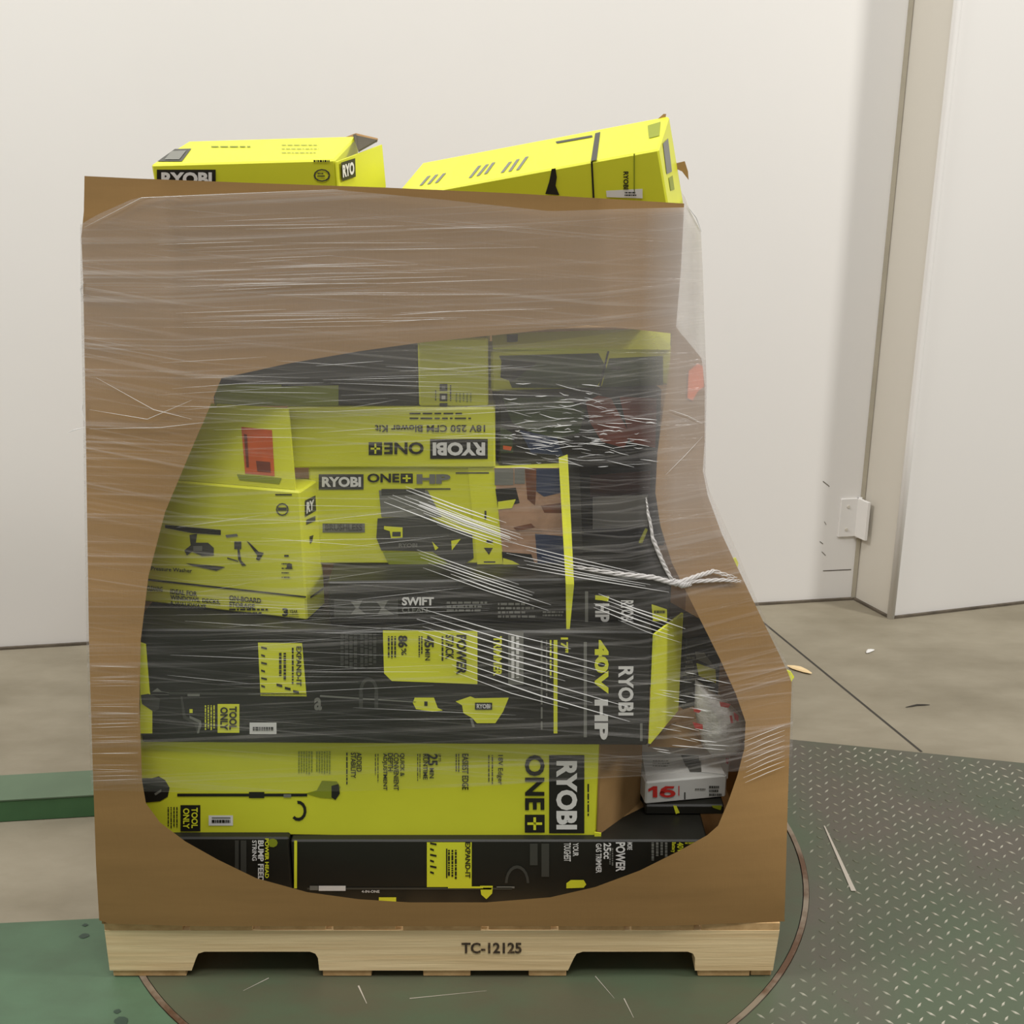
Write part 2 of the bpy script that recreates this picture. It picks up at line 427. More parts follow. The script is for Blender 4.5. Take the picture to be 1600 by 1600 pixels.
for i in range(-70, 90):
    for j in range(-70, 70):
        x = 0.7+(i*ca-j*sa)*pit; y = 0.1+(i*sa+j*ca)*pit
        if x < 0.1 or x > 1.75 or y < -0.75: continue
        if y > dA2.y+(x-dA2.x)*dd.y/dd.x-0.015: continue
        if (Vector((x, y, 0))-TC).length < TR+0.02: continue
        an = math.radians(47) if (i+j) % 2 else math.radians(-43)
        d = Vector((math.cos(an), math.sin(an), 0))*0.0092; n = Vector((-d.y, d.x, 0))*0.26; c = Vector((x, y, -0.0006)); u = Vector((0, 0, 0.0016))
        tr.append(([c-d, c-n, c+d, c+n, c-d*0.7+u, c-n*0.5+u, c+d*0.7+u, c+n*0.5+u], [[4, 5, 6, 7], [0, 1, 5, 4], [1, 2, 6, 5], [2, 3, 7, 6], [3, 0, 4, 7]]))
v, f = merge(tr); tag(link('tread_lugs', v, f, 'tread_steel_glint', dp), kind='stuff')
a = G(1288, 1290, 0.0012); b = G(1334, 1392, 0.0012); d = (b-a).normalized(); n = Vector((-d.y, d.x, 0))*0.005
link('scratch', [a-n*0.3, b-n, b+n, a+n*0.3], [[0, 1, 2, 3]], 'scratch', dp)
for (px, py, r) in ((190, 1595, 0.014), (183, 1580, 0.007), (131, 1462, 0.010), (133, 1445, 0.006)):
    c = G(px, py, 0.0004); ring = [c+Vector((math.cos(k*0.7)*r*random.uniform(.7, 1.1), math.sin(k*0.7)*r*random.uniform(.6, .9), 0)) for k in range(9)]
    link('oil_spot', ring, [list(range(9))], 'oil_stain', lp)
# raised green beam on the floor behind, at the left
q0 = G(0, 1285, ZF); q1 = G(135, 1277, ZF); qd = (q1-q0).normalized(); qn = Vector((-qd.y, qd.x, 0))
top = Y(0, 1250, q0.y).z
g0 = q0-qd*2.0
beam = tag(empty('machine_rail', (q0.x, q0.y, ZF)), 'low green steel rail lying on the concrete behind the box at left', 'rail')
dt = 0.105
v, f = box_geo(g0, qd*2.26, qn*dt, Vector((0, 0, top-ZF-0.003)), 0.002); link('face', v, f, 'dark_green_paint', beam)
g1 = g0+Vector((0, 0, top-ZF-0.003))
v, f = box_geo(g1-qn*0.002, qd*2.26, qn*(dt+0.004), Vector((0, 0, 0.003)), 0.0); link('top_plate', v, f, 'light_green_paint', beam)

# litter on the floor
def litter(name, px0, py0, px1, py1, r, m, label, cat, flat=0.4):
    a = G(px0, py0, ZF+r*flat); b = G(px1, py1, ZF+r*flat)
    c = (a+b)/2+Vector((0.0, 0.006, 0.0))
    v, f = tube([a, a.lerp(c, .5), c, c.lerp(b, .5), b], r, 7)
    v = [Vector((p.x, p.y, max(ZF+0.0003, (p.z-ZF-r*flat)*flat+ZF+r*flat))) for p in v]
    tag(link(name, v, f, m, origin=Vector(((a.x+b.x)/2, (a.y+b.y)/2, ZF))), label, cat)
litter('wood_chip', 1230, 1040, 1268, 1052, 0.013, 'pine', 'splinter of pale wood on the concrete beside the cardboard box', 'wood chip')
litter('twig', 1415, 1105, 1453, 1101, 0.003, 'joint', 'thin dark sliver lying on the concrete near the tread plate', 'litter', 0.8)
litter('paper_scrap', 1354, 1020, 1366, 1015, 0.008, 'white_paper', 'tiny white scrap on the concrete in front of the pier', 'litter')

# ------------------------------------------------------------------ pallet
XL = Y(168, 1490, 0).x; XR = Y(1215, 1490, 0).x
ZB, ZS, ZD = 0.0155, 0.102, 0.118
pal = tag(empty('wooden_pallet', ((XL+XR)/2, 0.5, 0)), 'notched pine pallet with stencilled code carrying the big cardboard box', 'pallet')
PD = 1.0
def notch_profile():
    n1 = [Y(x, 1500, 0).x for x in (303, 497)]; n2 = [Y(x, 1500, 0).x for x in (893, 1086)]
    zt = Y(800, 1487, 0).z; r = 0.014
    pts = [(XL, ZB)]
    for a, b in (n1, n2):
        pts += [(a-0.006, ZB), (a+0.004, zt-r), (a+0.009, zt-r*0.3), (a+r+0.006, zt), (b-r, zt), (b-r*0.3, zt-r*0.3), (b, zt-r), (b+0.001, ZB)]
    pts += [(XR-0.006, ZB), (XR, ZS), (XL, ZS)]
    return pts
prof = notch_profile()
tri_prof = None
for y0 in (0.0, 0.48, PD-0.038):
    bm = bmesh.new()
    vv = [bm.verts.new((x, y0, z)) for x, z in prof]; fc = bm.faces.new(vv)
    r = bmesh.ops.extrude_face_region(bm, geom=[fc]); bmesh.ops.translate(bm, verts=[g for g in r['geom'] if isinstance(g, bmesh.types.BMVert)], vec=(0, 0.038, 0))
    bmesh.ops.recalc_face_normals(bm, faces=bm.faces[:]); bmesh.ops.triangulate(bm, faces=[q for q in bm.faces if len(q.verts) > 4])
    bm.verts.index_update()
    v = [p.co.copy() for p in bm.verts]; f = [[q.index for q in g.verts] for g in bm.faces]; bm.free()
    link('stringer', v, f, 'pine', pal)
x = XL
widths = [0.140, 0.112, 0.118, 0.112, 0.14, 0.112, 0.118, 0.112, 0.14]
gap = (XR-XL-sum(widths))/(len(widths)-1)
for k, wd_ in enumerate(widths):
    v, f = abox(x, x+wd_, random.uniform(0.0, 0.002), PD, ZS, ZD-random.uniform(0, 0.001), 0.0008); link('deck_board', v, f, 'pine_end', pal)
    x += wd_+gap
for (a, b) in ((176, 290), (504, 580), (661, 735), (826, 885), (1091, 1172)):
    xa = Y(a, 1522, 0).x; xb = Y(b, 1522, 0).x
    v, f = abox(xa, xb, 0.003, PD, 0.0005, ZB, 0.0012); link('bottom_board', v, f, 'pine_end', pal)
xa = Y(1174, 1522, 0).x; xb = Y(1206, 1522, 0).x
v, f = abox(xa, xb, 0.005, PD, 0.0005, ZB, 0.0012); link('bottom_board', v, f, 'pine_end', pal)
pf_ = Face((0, 0, 0.05), (0, -1, 0), pal)
pf_.text('stencil_ink', 'TC-12125', 721, 1473, 815, 1490, bold=0.03)
pf_.flush()

# ------------------------------------------------------------------ big cardboard box with the cut-away front
outer = [(132, 275), (215, 279), (400, 286), (600, 293), (800, 302), (940, 310), (1069, 318), (1064, 420), (1056, 514), (1072, 530), (1096, 560), (1101, 600), (1101, 690),
         (1098, 735), (1106, 775), (1128, 835), (1150, 882), (1190, 966), (1230, 1048), (1237, 1066), (1235, 1130), (1231, 1250), (1227, 1400), (1225, 1452),
         (900, 1452), (600, 1451), (350, 1449), (170, 1443), (155, 1438), (150, 1350), (145, 1200), (139, 1000), (136, 800), (133, 600), (130, 440), (127, 370), (131, 330)]
inner = [(346, 591), (450, 568), (560, 549), (660, 535), (800, 521), (918, 508), (985, 514), (1050, 521), (1045, 580), (1036, 640), (1027, 710), (1024, 770), (1032, 822), (1050, 880), (1075, 930),
         (1100, 980), (1125, 1030), (1150, 1085), (1165, 1128), (1163, 1170), (1152, 1212), (1138, 1252), (1122, 1290), (1105, 1305), (1060, 1330), (1000, 1360), (930, 1386), (860, 1402), (760, 1410),
         (640, 1410), (560, 1405), (480, 1394), (400, 1372), (340, 1343), (290, 1315), (250, 1285), (228, 1255), (222, 1220), (218, 1100), (220, 1000), (232, 900), (258, 800), (300, 700), (326, 640)]
CX, CY = 650.0, 905.0
def radial(poly, an):
    dx, dy = math.cos(an), math.sin(an); best = None
    for i in range(len(poly)):
        x1, y1 = poly[i]; x2, y2 = poly[(i+1) % len(poly)]
        ex, ey = x2-x1, y2-y1; den = dx*ey-dy*ex
        if abs(den) < 1e-9: continue
        t = ((x1-CX)*ey-(y1-CY)*ex)/den; s = ((x1-CX)*dy-(y1-CY)*dx)/den
        if t > 0 and -1e-6 <= s <= 1+1e-6 and (best is None or t > best): best = t
    return best
angs = sorted(set([round(math.atan2(y-CY, x-CX), 5) for x, y in outer+inner]+[round(-math.pi+2*math.pi*i/280, 5) for i in range(280)]))
bx = tag(empty('bulk_box', Vector((-0.11, 0.5, ZD))), 'tall brown cardboard bulk box with a large cut-away opening in front', 'box')
K = 8
V_, F_ = [], []
n = len(angs)
for an in angs:
    ri = radial(inner, an); ro = max(radial(outer, an), ri+3)
    for k in range(K+1):
        r = lerp(ri, ro, k/K)
        p = B(CX+math.cos(an)*r, CY+math.sin(an)*r)
        V_.append(Vector((p.x, p.y, max(p.z, ZD+0.0005))))
for i in range(n):
    j = (i+1) % n
    for k in range(K): F_.append([i*(K+1)+k, i*(K+1)+k+1, j*(K+1)+k+1, j*(K+1)+k])
fp = link('front_panel', V_, F_, 'cardboard', bx, smooth=True)
def thicken(o, th, off):
    """give an open sheet a thickness, away from the viewer / towards the inside"""
    me = o.data
    nv = len(me.vertices); nr = [Vector((0, 0, 0)) for _ in range(nv)]
    for p in me.polygons:
        for i in p.vertices: nr[i] += p.normal*p.area
    ctr = Vector((0, 0, 0.5))
    V_ = [v.co.copy() for v in me.vertices]; W_ = []
    for v, n in zip(V_, nr):
        n = n.normalized() if n.length > 1e-12 else Vector((0, 1, 0))
        if n.dot(ctr-v) < 0: n = -n
        W_.append(v+n*th)
    F_ = [list(p.vertices) for p in me.polygons]
    cnt = {}
    for f in F_:
        for a, b in zip(f, f[1:]+f[:1]): cnt.setdefault((min(a, b), max(a, b)), []).append((a, b))
    G_ = F_+[[i+nv for i in f[::-1]] for f in F_]
    for k, l in cnt.items():
        if len(l) == 1: a, b = l[0]; G_.append([b, a, a+nv, b+nv])
    nm = bpy.data.meshes.new(me.name); nm.from_pydata([tuple(v) for v in V_+W_], [], G_); nm.validate(); nm.update()
    bm = bmesh.new(); bm.from_mesh(nm); bmesh.ops.recalc_face_normals(bm, faces=bm.faces[:]); bm.to_mesh(nm); bm.free()
    nm.materials.append(me.materials[0]); o.data = nm
    for e in nm.polygons: e.use_smooth = len(e.vertices) == 4 and True
    nm.set_sharp_from_angle(angle=0.7)
# remaining walls of the box
BY = 0.97
def ruled(name, fr, bk, m='cardboard', seg=8):
    V_, F_ = [], []
    for a, b in zip(fr, bk):
        for k in range(seg+1): V_.append(a.lerp(b, k/seg))
    n = len(fr)
    for i in range(n-1):
        for k in range(seg): F_.append([i*(seg+1)+k, i*(seg+1)+k+1, (i+1)*(seg+1)+k+1, (i+1)*(seg+1)+k])
    o = link(name, V_, F_, m, bx, smooth=True); thicken(o, 0.005, 1); return o
lo = [B(x, y) for x, y in ((132, 276), (128, 370), (130, 440), (133, 600), (136, 800), (139, 1000), (145, 1200), (150, 1350), (155, 1437))]
lo[-1].z = ZD+0.0005
ruled('side_panel', [p+Vector((0.001, 0.007, 0)) for p in lo], [Vector((max(-0.66, p.x+0.02), BY, min(1.32, p.z))) for p in lo[:1]]+[Vector((max(-0.66, p.x+0.02), BY, min(1.31-.01*i, p.z))) for i, p in enumerate(lo[1:])])
ro = [B(x, y) for x, y in ((1096, 562), (1101, 600), (1101, 690), (1098, 735), (1106, 775), (1128, 835), (1150, 882), (1190, 966), (1230, 1048), (1236, 1066), (1234, 1130), (1231, 1250), (1227, 1400), (1225, 1451))]
ro[-1].z = ZD+0.0005
ruled('side_panel', [p+Vector((-0.004, 0.007, 0)) for p in ro], [Vector((min(p.x+0.01, 0.44), BY, p.z)) for p in ro])
bk = []
v, f = slab([Vector(q) for q in ((-.655, BY, ZD+.0005), (.435, BY, ZD+.0005), (.435, BY, .86), (.31, BY, 1.06), (.30, BY, 1.285), (-.655, BY, 1.285))], Vector((0, .006, 0))); link('back_panel', v, f, 'cardboard', bx)

# ------------------------------------------------------------------ cartons in the box
def P(px, py, y): return Y(px, py, y)
# -- bottom row
def std(name, x0, x1, ybot, ytop, y, deep, m, label, zbot=None, cat='carton', y2=None):
    a = P(x0, ybot, y); b = P(x1, ybot, y if y2 is None else y2); t = P(x0, ytop, y)
    if zbot is not None: a.z = zbot; b.z = zbot
    b.z = a.z
    return Carton(name, a, b, Vector((a.x, a.y, t.z)), deep, m, label, cat)
c = std('tool_carton', 262, 460, 1440, 1309, .045, .30, 'black_card', 'black carton with white and lime lettering at bottom left under the edger carton', ZD+.002)
F = c.front
F.rect('dark_grey_ink', 367, 1313, 373, 1360); F.rect('dark_grey_ink', 376, 1313, 385, 1365)
F.text('white_ink', 'STRING', 394, 1313, 401, 1345, 90); F.text('white_ink', 'BUMP FEED', 403, 1313, 412, 1378, 90, bold=.03)
F.text('lime_ink', 'POWER HEAD', 414, 1310, 420, 1372, 90, bold=.03)
F.poly('olive_ink', [(426+8*math.cos(k), 1317+7*math.sin(k)) for k in [i*.7 for i in range(9)]])
c.done()
c = std('trimmer_carton', 463, 1098, 1450, 1313, .045, .30, 'black_card', 'long black trimmer carton lying at the bottom of the box opening', ZD+.002)
F = c.front
F.rect('lime_ink', 459.5, 1310, 464, 1388)
F.rect('lime_ink', 667, 1316, 737, 1386); F.text('black_ink', 'EXPAND-IT', 727, 1316, 735, 1372, 90, 0.0024, .03)
F.lines('black_ink', 700, 1328, 716, 1376, 3, 90, 0.002); F.rect('black_ink', 697, 1326, 699, 1372, .002)
for k in range(6): F.rect('black_ink', 672, 1316+k*9, 682-k % 2*4, 1319+k*9, .002, 2)
F.rect('dark_grey_ink', 480, 1387, 800, 1390); F.rect('white_ink', 498, 1384, 540, 1392, .0012); F.rect('grey_ink', 484, 1384, 497, 1391, .0012)
F.text('white_ink', '4-IN-ONE', 565, 1391, 593, 1395); F.rect('lime_ink', 592, 1402, 619, 1411)
F.rect('lime_ink', 700, 1385, 755, 1388, .0012); F.poly('lime_ink', [(750, 1384), (770, 1384), (769, 1396), (760, 1405), (752, 1398)])
F.rect('grey_ink', 776, 1385, 804, 1388)
hd = [(809+19*math.cos(i*math.pi/10)-1, 1380-28*math.sin(i*math.pi/10)) for i in range(11)]; hi_ = [(809+15*math.cos(i*math.pi/10)-1, 1380-23*math.sin(i*math.pi/10)) for i in range(11)]
F.ring('dark_grey_ink', hd, hi_)
F.rect('dark_grey_ink', 828, 1318, 840, 1352); F.rect('dark_grey_ink', 846, 1318, 858, 1370)
F.text('white_ink', 'YOUR', 895, 1317, 904, 1338, 90); F.text('white_ink', 'TOUGHEST', 881, 1317, 892, 1346, 90)
F.poly('lime_ink', [(885, 1380), (892, 1375), (912, 1375), (916, 1382), (912, 1387), (885, 1388)])
F.text('white_ink', 'MORE', 980, 1316, 988, 1328, 90); F.text('white_ink', 'POWER', 962, 1316, 977, 1362, 90, bold=.03)
F.text('white_ink', '25cc', 943, 1317, 955, 1342, 90, bold=.03); F.text('white_ink', 'GAS TRIMMER', 931, 1318, 940, 1364, 90); F.lines('grey_ink', 952, 1325, 960, 1364, 2, 90)
F.text('lime_ink', '15"', 1070, 1316, 1086, 1320, 90, bold=.03); F.text('lime_ink', '40V', 1058, 1316, 1068, 1332, 90); F.text('lime_ink', 'Battery', 1048, 1316, 1056, 1332, 90)
F.lines('grey_ink', 1018, 1316, 1046, 1346, 4, 90)
c.done()

ztopT = (c.a+c.V).z
# -- long lime edger carton
a = P(219, 1302, .062); b = P(931, 1313, .062)
c = Carton('edger_carton', a, b, P(219, 1149, .062), .24, 'lime_card', 'long lime edger carton with black lettering, second layer up, right end torn open')
F = c.front
F.rect('black_ink', 858, 1180, 913, 1302); F.text('white_ink', 'RYOBI', 869, 1189, 902, 1296, 90, .0022, .045)
F.text('black_ink', 'ONE', 820, 1180, 851, 1266, 90, bold=.03)
F.rect('black_ink', 820, 1273, 851, 1301); F.rect('lime_ink', 824, 1285, 847, 1289, .002); F.rect('lime_ink', 833.5, 1277, 837.5, 1297, .002)
F.lines('black_ink', 918, 1225, 922, 1302, 1, 90)
F.text('black_ink', '18V Edger', 776, 1180, 786, 1226, 90, bold=.01); F.lines('black_ink', 763, 1180, 774, 1226, 2, 90, ragged=.1, fill=.3)
F.text('black_ink', 'EASIEST EDGE', 722, 1178, 732, 1234, 90); F.lines('black_ink', 712, 1178, 720, 1212, 2, 90, fill=.4)
F.text('black_ink', 'UP TO', 685, 1178, 689, 1190, 90); F.text('black_ink', '25', 668, 1178, 684, 1196, 90, bold=.03); F.text('black_ink', 'MIN', 671, 1200, 678, 1216, 90)
F.text('black_ink', 'RUNTIME', 661, 1178, 668, 1218, 90); F.lines('black_ink', 652, 1178, 659, 1222, 2, 90, fill=.35)
for i, t in enumerate(('QUICK &', 'CONVENIENT', 'DEPTH', 'ADJUSTMENT')):
    F.text('black_ink', t, 624-i*9, 1177, 632-i*9, 1177+(36, 58, 28, 58)[i], 90)
F.lines('black_ink', 586, 1178, 594, 1226, 2, 90, fill=.3)
F.text('black_ink', 'ADDED', 557, 1176, 565, 1206, 90); F.text('black_ink', 'STABILITY', 548, 1176, 556, 1216, 90); F.lines('black_ink', 541, 1176, 546, 1236, 1, 90, fill=.4)
F.lines('olive_ink', 466, 1174, 490, 1210, 6, 90, ragged=.1); F.lines('olive_ink', 494, 1174, 518, 1210, 6, 90, ragged=.1)
# edger drawing: wheel guard, shaft, handle, motor
F.poly('black_ink', [(221, 1216), (238, 1216), (248, 1213), (258, 1219), (265, 1231), (262, 1245), (250, 1252), (226, 1254)])
F.poly('grey_ink', [(241, 1240), (252, 1233), (252, 1237), (243, 1243)], .0016)
F.rect('black_ink', 277, 1240, 480, 1244.5); F.rect('black_ink', 389, 1237.5, 413, 1247, .0012); F.rect('grey_ink', 443, 1241, 455, 1246, .0016)
ha = [(466+13*math.cos(t), 1267+16*math.sin(t)) for t in [-1.7+i*.45 for i in range(10)]]; hb_ = [(466+8.5*math.cos(t), 1267+11*math.sin(t)) for t in [-1.7+i*.45 for i in range(10)]]
F.ring('black_ink', ha, hb_)
F.poly('olive_ink', [(478, 1240), (495, 1235), (503, 1220), (526, 1221), (532, 1230), (524, 1248), (500, 1246)])
F.poly('black_ink', [(518, 1228), (529, 1225), (531, 1240), (524, 1250), (518, 1246)], .0014)
F.rect('black_ink', 282, 1258, 313, 1299); F.text('lime_ink', 'TOOL', 299, 1262, 309, 1294, 90, .0022, .03); F.text('lime_ink', 'ONLY', 286, 1263, 296, 1295, 90, .0022, .03)
F.lines('black_ink', 262, 1261, 280, 1298, 4, 90, ragged=.2, fill=.4)
F.rect('white_paper', 326, 1274, 364, 1290); F.rect('grey_ink', 331, 1277, 360, 1279, .0016); F.lines('black_ink', 331, 1281, 360, 1287, 1, 0, .0018, .8, .1)
c.done()
# open flaps of its right end
ba, br = P(931, 1311, .05), P(931, 1165, .05)
z0 = (c.a+c.U).z; z1 = (c.a+c.U+c.V).z; xr = (c.a+c.U).x; yb = c.a.y
c.flap([(xr+.001, yb+.002, z0+.004), (xr+.086, yb+.10, z0+.012), (xr+.086, yb+.10, z1-.008), (xr+.001, yb+.002, z1-.004)], 'cardboard_raw', name='end_flap')
c.flap([(xr+.002, yb, z0), (xr+.004, yb-.002, z0-.012), (xr+.10, yb+.088, z0+.004), (xr+.088, yb+.104, z0+.018)], 'cardboard_raw', .004, name='end_flap')
c.flap([(xr-.003, yb-.003, z0-.001), (xr+.008, yb-.003, z0-.004), (xr+.009, yb-.003, z0+.018), (xr-.003, yb-.003, z0+.02)], 'lime_card', .002, name='torn_corner')

# -- long black carton with the big rotated lettering
b = P(1012, 1165, .040); h_ = P(1012, 987, .040).z-b.z; a = P(222, 1160, .050); a.z = b.z
c = Carton('trimmer_carton', a, b, a+Vector((0, 0, h_)), .25, 'black_card', 'long black carton with big rotated lettering and a lime right end panel')
F = c.front
F.poly('lime_ink', [(219, 1003), (228, 1006), (234, 1080), (238, 1100), (238, 1146), (219, 1146)])
F.text('white_ink', 'RYOBI', 966, 1041, 990, 1118, 90, bold=.035)
F.text('lime_ink', '40V', 929, 1000, 951, 1084, 90, bold=.045); F.text('white_ink', 'HP', 929, 1093, 950, 1156, 90, bold=.045)
F.rect('grey_ink', 912, 1003, 917, 1152); F.rect('grey_ink', 1000, 1130, 1004, 1158)
F.rect('lime_ink', 865, 1000, 871, 1146); F.lines('lime_ink', 859, 1000, 864, 1060, 1, 90); F.text('lime_ink', '17"', 876, 996, 888, 1020, 90, bold=.03)
F.lines('grey_ink', 845, 1000, 850, 1140, 1, 90, ragged=0); F.lines('grey_ink', 853, 1000, 857, 1100, 1, 90, ragged=.1)
F.rect('grey_ink', 794, 986, 818, 1070); F.lines('white_ink', 799, 994, 814, 1064, 2, 90, .0016, .6, .1)
F.text('lime_ink', 'TRIMMER', 771, 994, 784, 1056, 90, bold=.04)
F.poly('lime_ink', [(598, 978), (746, 979), (746, 1069), (612, 1064), (600, 1052)])
F.text('black_ink', 'POWER', 713, 992, 729, 1054, 90, .0024, .04); F.text('black_ink', 'STACK', 696, 992, 709, 1030, 90, .0024, .03); F.lines('black_ink', 690, 994, 695, 1050, 1, 90, .0022)
F.text('black_ink', '45', 663, 993, 678, 1012, 90, .0024, .04); F.text('black_ink', 'MIN', 664, 1014, 672, 1032, 90, .0024); F.lines('black_ink', 654, 994, 662, 1032, 2, 90, .0022)
F.text('black_ink', '86', 622, 993, 637, 1012, 90, .0024, .04); F.text('black_ink', '%', 627, 1013, 635, 1024, 90, .0024); F.lines('black_ink', 606, 994, 621, 1036, 3, 90, .0022)
F.lines('dark_grey_ink', 532, 990, 560, 1048, 4, 90, ragged=.2, fill=.7); F.lines('dark_grey_ink', 563, 990, 590, 1048, 4, 90, ragged=.2, fill=.7)
F.poly('lime_ink', [(403, 1004), (472, 1005), (479, 1088), (407, 1087)])
F.text('black_ink', 'EXPAND-IT', 463, 1010, 471, 1072, 90, .0024, .03); F.lines('black_ink', 456, 1012, 461, 1070, 1, 90, .0022); F.lines('black_ink', 436, 1020, 450, 1066, 2, 90, .0022)
for k in range(6): F.rect('black_ink', 408, 1010+k*12, 417-k % 2*3, 1013+k*12, .0022, 2)
for k in range(3): F.rect('black_ink', 432+k*13, 1068+k*5, 441+k*13, 1072+k*5, .0022, 2)
F.poly('dark_grey_ink', [(235, 1081), (480, 1083), (480, 1087), (235, 1085)]); F.poly('grey_ink', [(500, 1086), (650, 1096), (650, 1098), (500, 1089)])
F.rect('grey_ink', 293, 1084, 312, 1088, .0014); F.text('grey_ink', 'a', 491, 1090, 503, 1110, bold=.03)
F.poly('grey_ink', [(236, 1082), (246, 1075), (252, 1080), (264, 1082), (264, 1086), (236, 1086)])
F.poly('dark_grey_ink', [(220, 1086), (232, 1084), (250, 1092), (248, 1108), (240, 1112), (222, 1100)], .0014)
F.poly('dark_grey_ink', [(282, 1088), (285, 1088), (290, 1118), (310, 1128), (312, 1146), (308, 1146), (304, 1132), (286, 1122)])
F.poly('grey_ink', [(296, 1118), (314, 1126), (315, 1134), (310, 1146), (308, 1146), (311, 1130), (296, 1122)], .0014); F.poly('lime_ink', [(296, 1108), (301, 1108), (301, 1114), (296, 1114)])
F.rect('lime_ink', 340, 1100, 374, 1145); F.text('black_ink', 'TOOL', 358, 1104, 370, 1140, 90, .0024, .04); F.text('black_ink', 'ONLY', 344, 1105, 356, 1141, 90, .0024, .04)
F.lines('lime_ink', 320, 1102, 338, 1142, 4, 90, ragged=.2, fill=.45)
F.rect('white_paper', 390, 1129, 432, 1147); F.lines('black_ink', 395, 1136, 428, 1143, 1, 0, .002, .8, .1)
F.poly('lime_ink', [(648, 1090), (678, 1090), (684, 1106), (692, 1110), (676, 1112), (650, 1108), (645, 1098)]); F.rect('black_ink', 663, 1096, 668, 1103, .002)
F.poly('lime_ink', [(712, 1096), (735, 1088), (742, 1091), (795, 1090), (786, 1112), (774, 1130), (745, 1130), (738, 1122), (724, 1114), (722, 1102)])
F.rect('black_ink', 742, 1098, 769, 1109, .002); F.text('white_ink', 'RYOBI', 745, 1100, 766, 1107, 0, .0026, .03)
F.poly('grey_ink', [(734, 1122), (738, 1122), (742, 1136), (738, 1136)])
ga = [(576+15*math.cos(t), 1082+24*math.sin(t)) for t in [math.pi+i*math.pi/8 for i in range(9)]]; gb = [(576+10*math.cos(t), 1082+18*math.sin(t)) for t in [math.pi+i*math.pi/8 for i in range(9)]]
F.ring('dark_grey_ink', ga, gb)
F.rect('dark_grey_ink', 561, 1082, 567, 1106); F.rect('dark_grey_ink', 585, 1082, 591, 1106)
c.done()
# lime end panel turned outward at its right end
e0_, e1_ = c.pt(1, .02, 0), c.pt(1, .98, 0)
yb = e0_.y
lf = c.flap([e0_+Vector((.001, 0, 0)), Vector((e0_.x+.062, yb+.10, e0_.z+.012)), Vector((e0_.x+.062, yb+.10, e1_.z-.004)), e1_+Vector((.001, 0, 0))], 'lime_card', name='end_panel')
FE = Face(e0_+Vector((.001, 0, 0)), Vector((.10, -.062, 0)), c.root)
FE.poly('dark_grey_ink', [(1022, 1004), (1050, 1012), (1050, 1040), (1030, 1072), (1020, 1060)], .0012); FE.poly('olive_ink', [(1024, 1020), (1044, 1030), (1044, 1050), (1026, 1060)], .002)
FE.poly('olive_ink', [(1040, 1060), (1050, 1060), (1050, 1110), (1042, 1116)], .0012)
FE.flush()
ztop40 = (c.a+c.V).z

# -- black carton lettered SWIFT, one layer up
c = std('cleaner_carton', 516, 1046, 985, 909, .064, .25, 'black_card', 'black carton lettered SWIFT lying under the lime blower picture carton', ztop40+.001, y2=.084)
F = c.front
F.rect('dark_grey_ink', 522, 936, 622, 964); F.poly('grey_ink', [(548, 940), (566, 938), (560, 950), (572, 960), (548, 960), (556, 950)], .002); F.poly('grey_ink', [(588, 940), (606, 938), (600, 950), (616, 960), (590, 960), (596, 950)], .002)
F.text('white_ink', 'SWIFT', 628, 933, 678, 946, bold=.04); F.text('grey_ink', 'CLEAN', 628, 949, 668, 957)
F.lines('grey_ink', 698, 940, 765, 958, 3); F.lines('grey_ink', 778, 942, 840, 968, 4); F.lines('grey_ink', 848, 955, 884, 965, 2)
F.text('white_ink', 'HP', 930, 943, 952, 972, 90, bold=.04); F.poly('lime_ink', [(930, 930), (952, 932), (950, 940), (940, 938), (930, 937)]); F.rect('grey_ink', 914, 924, 919, 972)
F.text('white_ink', 'RYOBI', 970, 938, 990, 972, 90, bold=.03)
F.poly('lime_ink', [(1018, 944), (1042, 952), (1042, 978), (1020, 974)]); F.lines('black_ink', 1022, 954, 1040, 962, 1, 0, .0022)
c.done()
ztopS = (c.a+c.V).z

# -- pressure washer carton at the left
a = P(226, 956, .165); b = P(481, 983, .082); b.z = a.z = ztop40+.002
t = P(481, 768, .082)
U = (b-a)
c = Carton('washer_carton', a, b, Vector((a.x, a.y, t.z)), .075, 'lime_card', 'lime pressure washer carton at left with an orange label on its raised lid flap')
F = c.front
F.poly('black_ink', [(228, 904), (482, 932), (482, 934.5), (228, 907)])
for i, (t_, w_) in enumerate((('IDEAL FOR', 42), ('WINDOWS, DECKS,', 78), ('& WALKWAYS', 56))): F.text('black_ink', t_, 266, 920+i*9.5, 266+w_, 928+i*9.5, sk=w_*.1, bold=.03)
for i, (t_, w_) in enumerate((('ON-BOARD', 50), ('STORAGE', 40))): F.text('black_ink', t_, 358, 930+i*10, 358+w_, 938+i*10, sk=w_*.1, bold=.03)
F.lines('black_ink', 358, 951, 420, 962, 2, 0, fill=.5); F.text('black_ink', 'CLEANING', 230, 915, 254, 923, sk=2)
F.text('black_ink', '3', 441, 950, 450, 963, bold=.05); F.text('black_ink', 'YEAR', 452, 953, 465, 958); F.lines('black_ink', 452, 960, 470, 966, 2, 0, fill=.3)
F.text('black_ink', 'Pressure Washer', 236, 885, 300, 891, sk=4)
F.poly('black_ink', [(258, 820), (345, 828), (345, 836), (300, 833), (258, 825)])
F.poly('dark_grey_ink', [(296, 836), (308, 834), (306, 848), (325, 848), (334, 856), (334, 868), (316, 869), (300, 862), (292, 868), (288, 860), (298, 852)]); F.rect('grey_ink', 302, 853, 316, 861, .0016)
F.poly('dark_grey_ink', [(290, 880), (345, 885), (352, 886), (338, 892), (300, 884)])
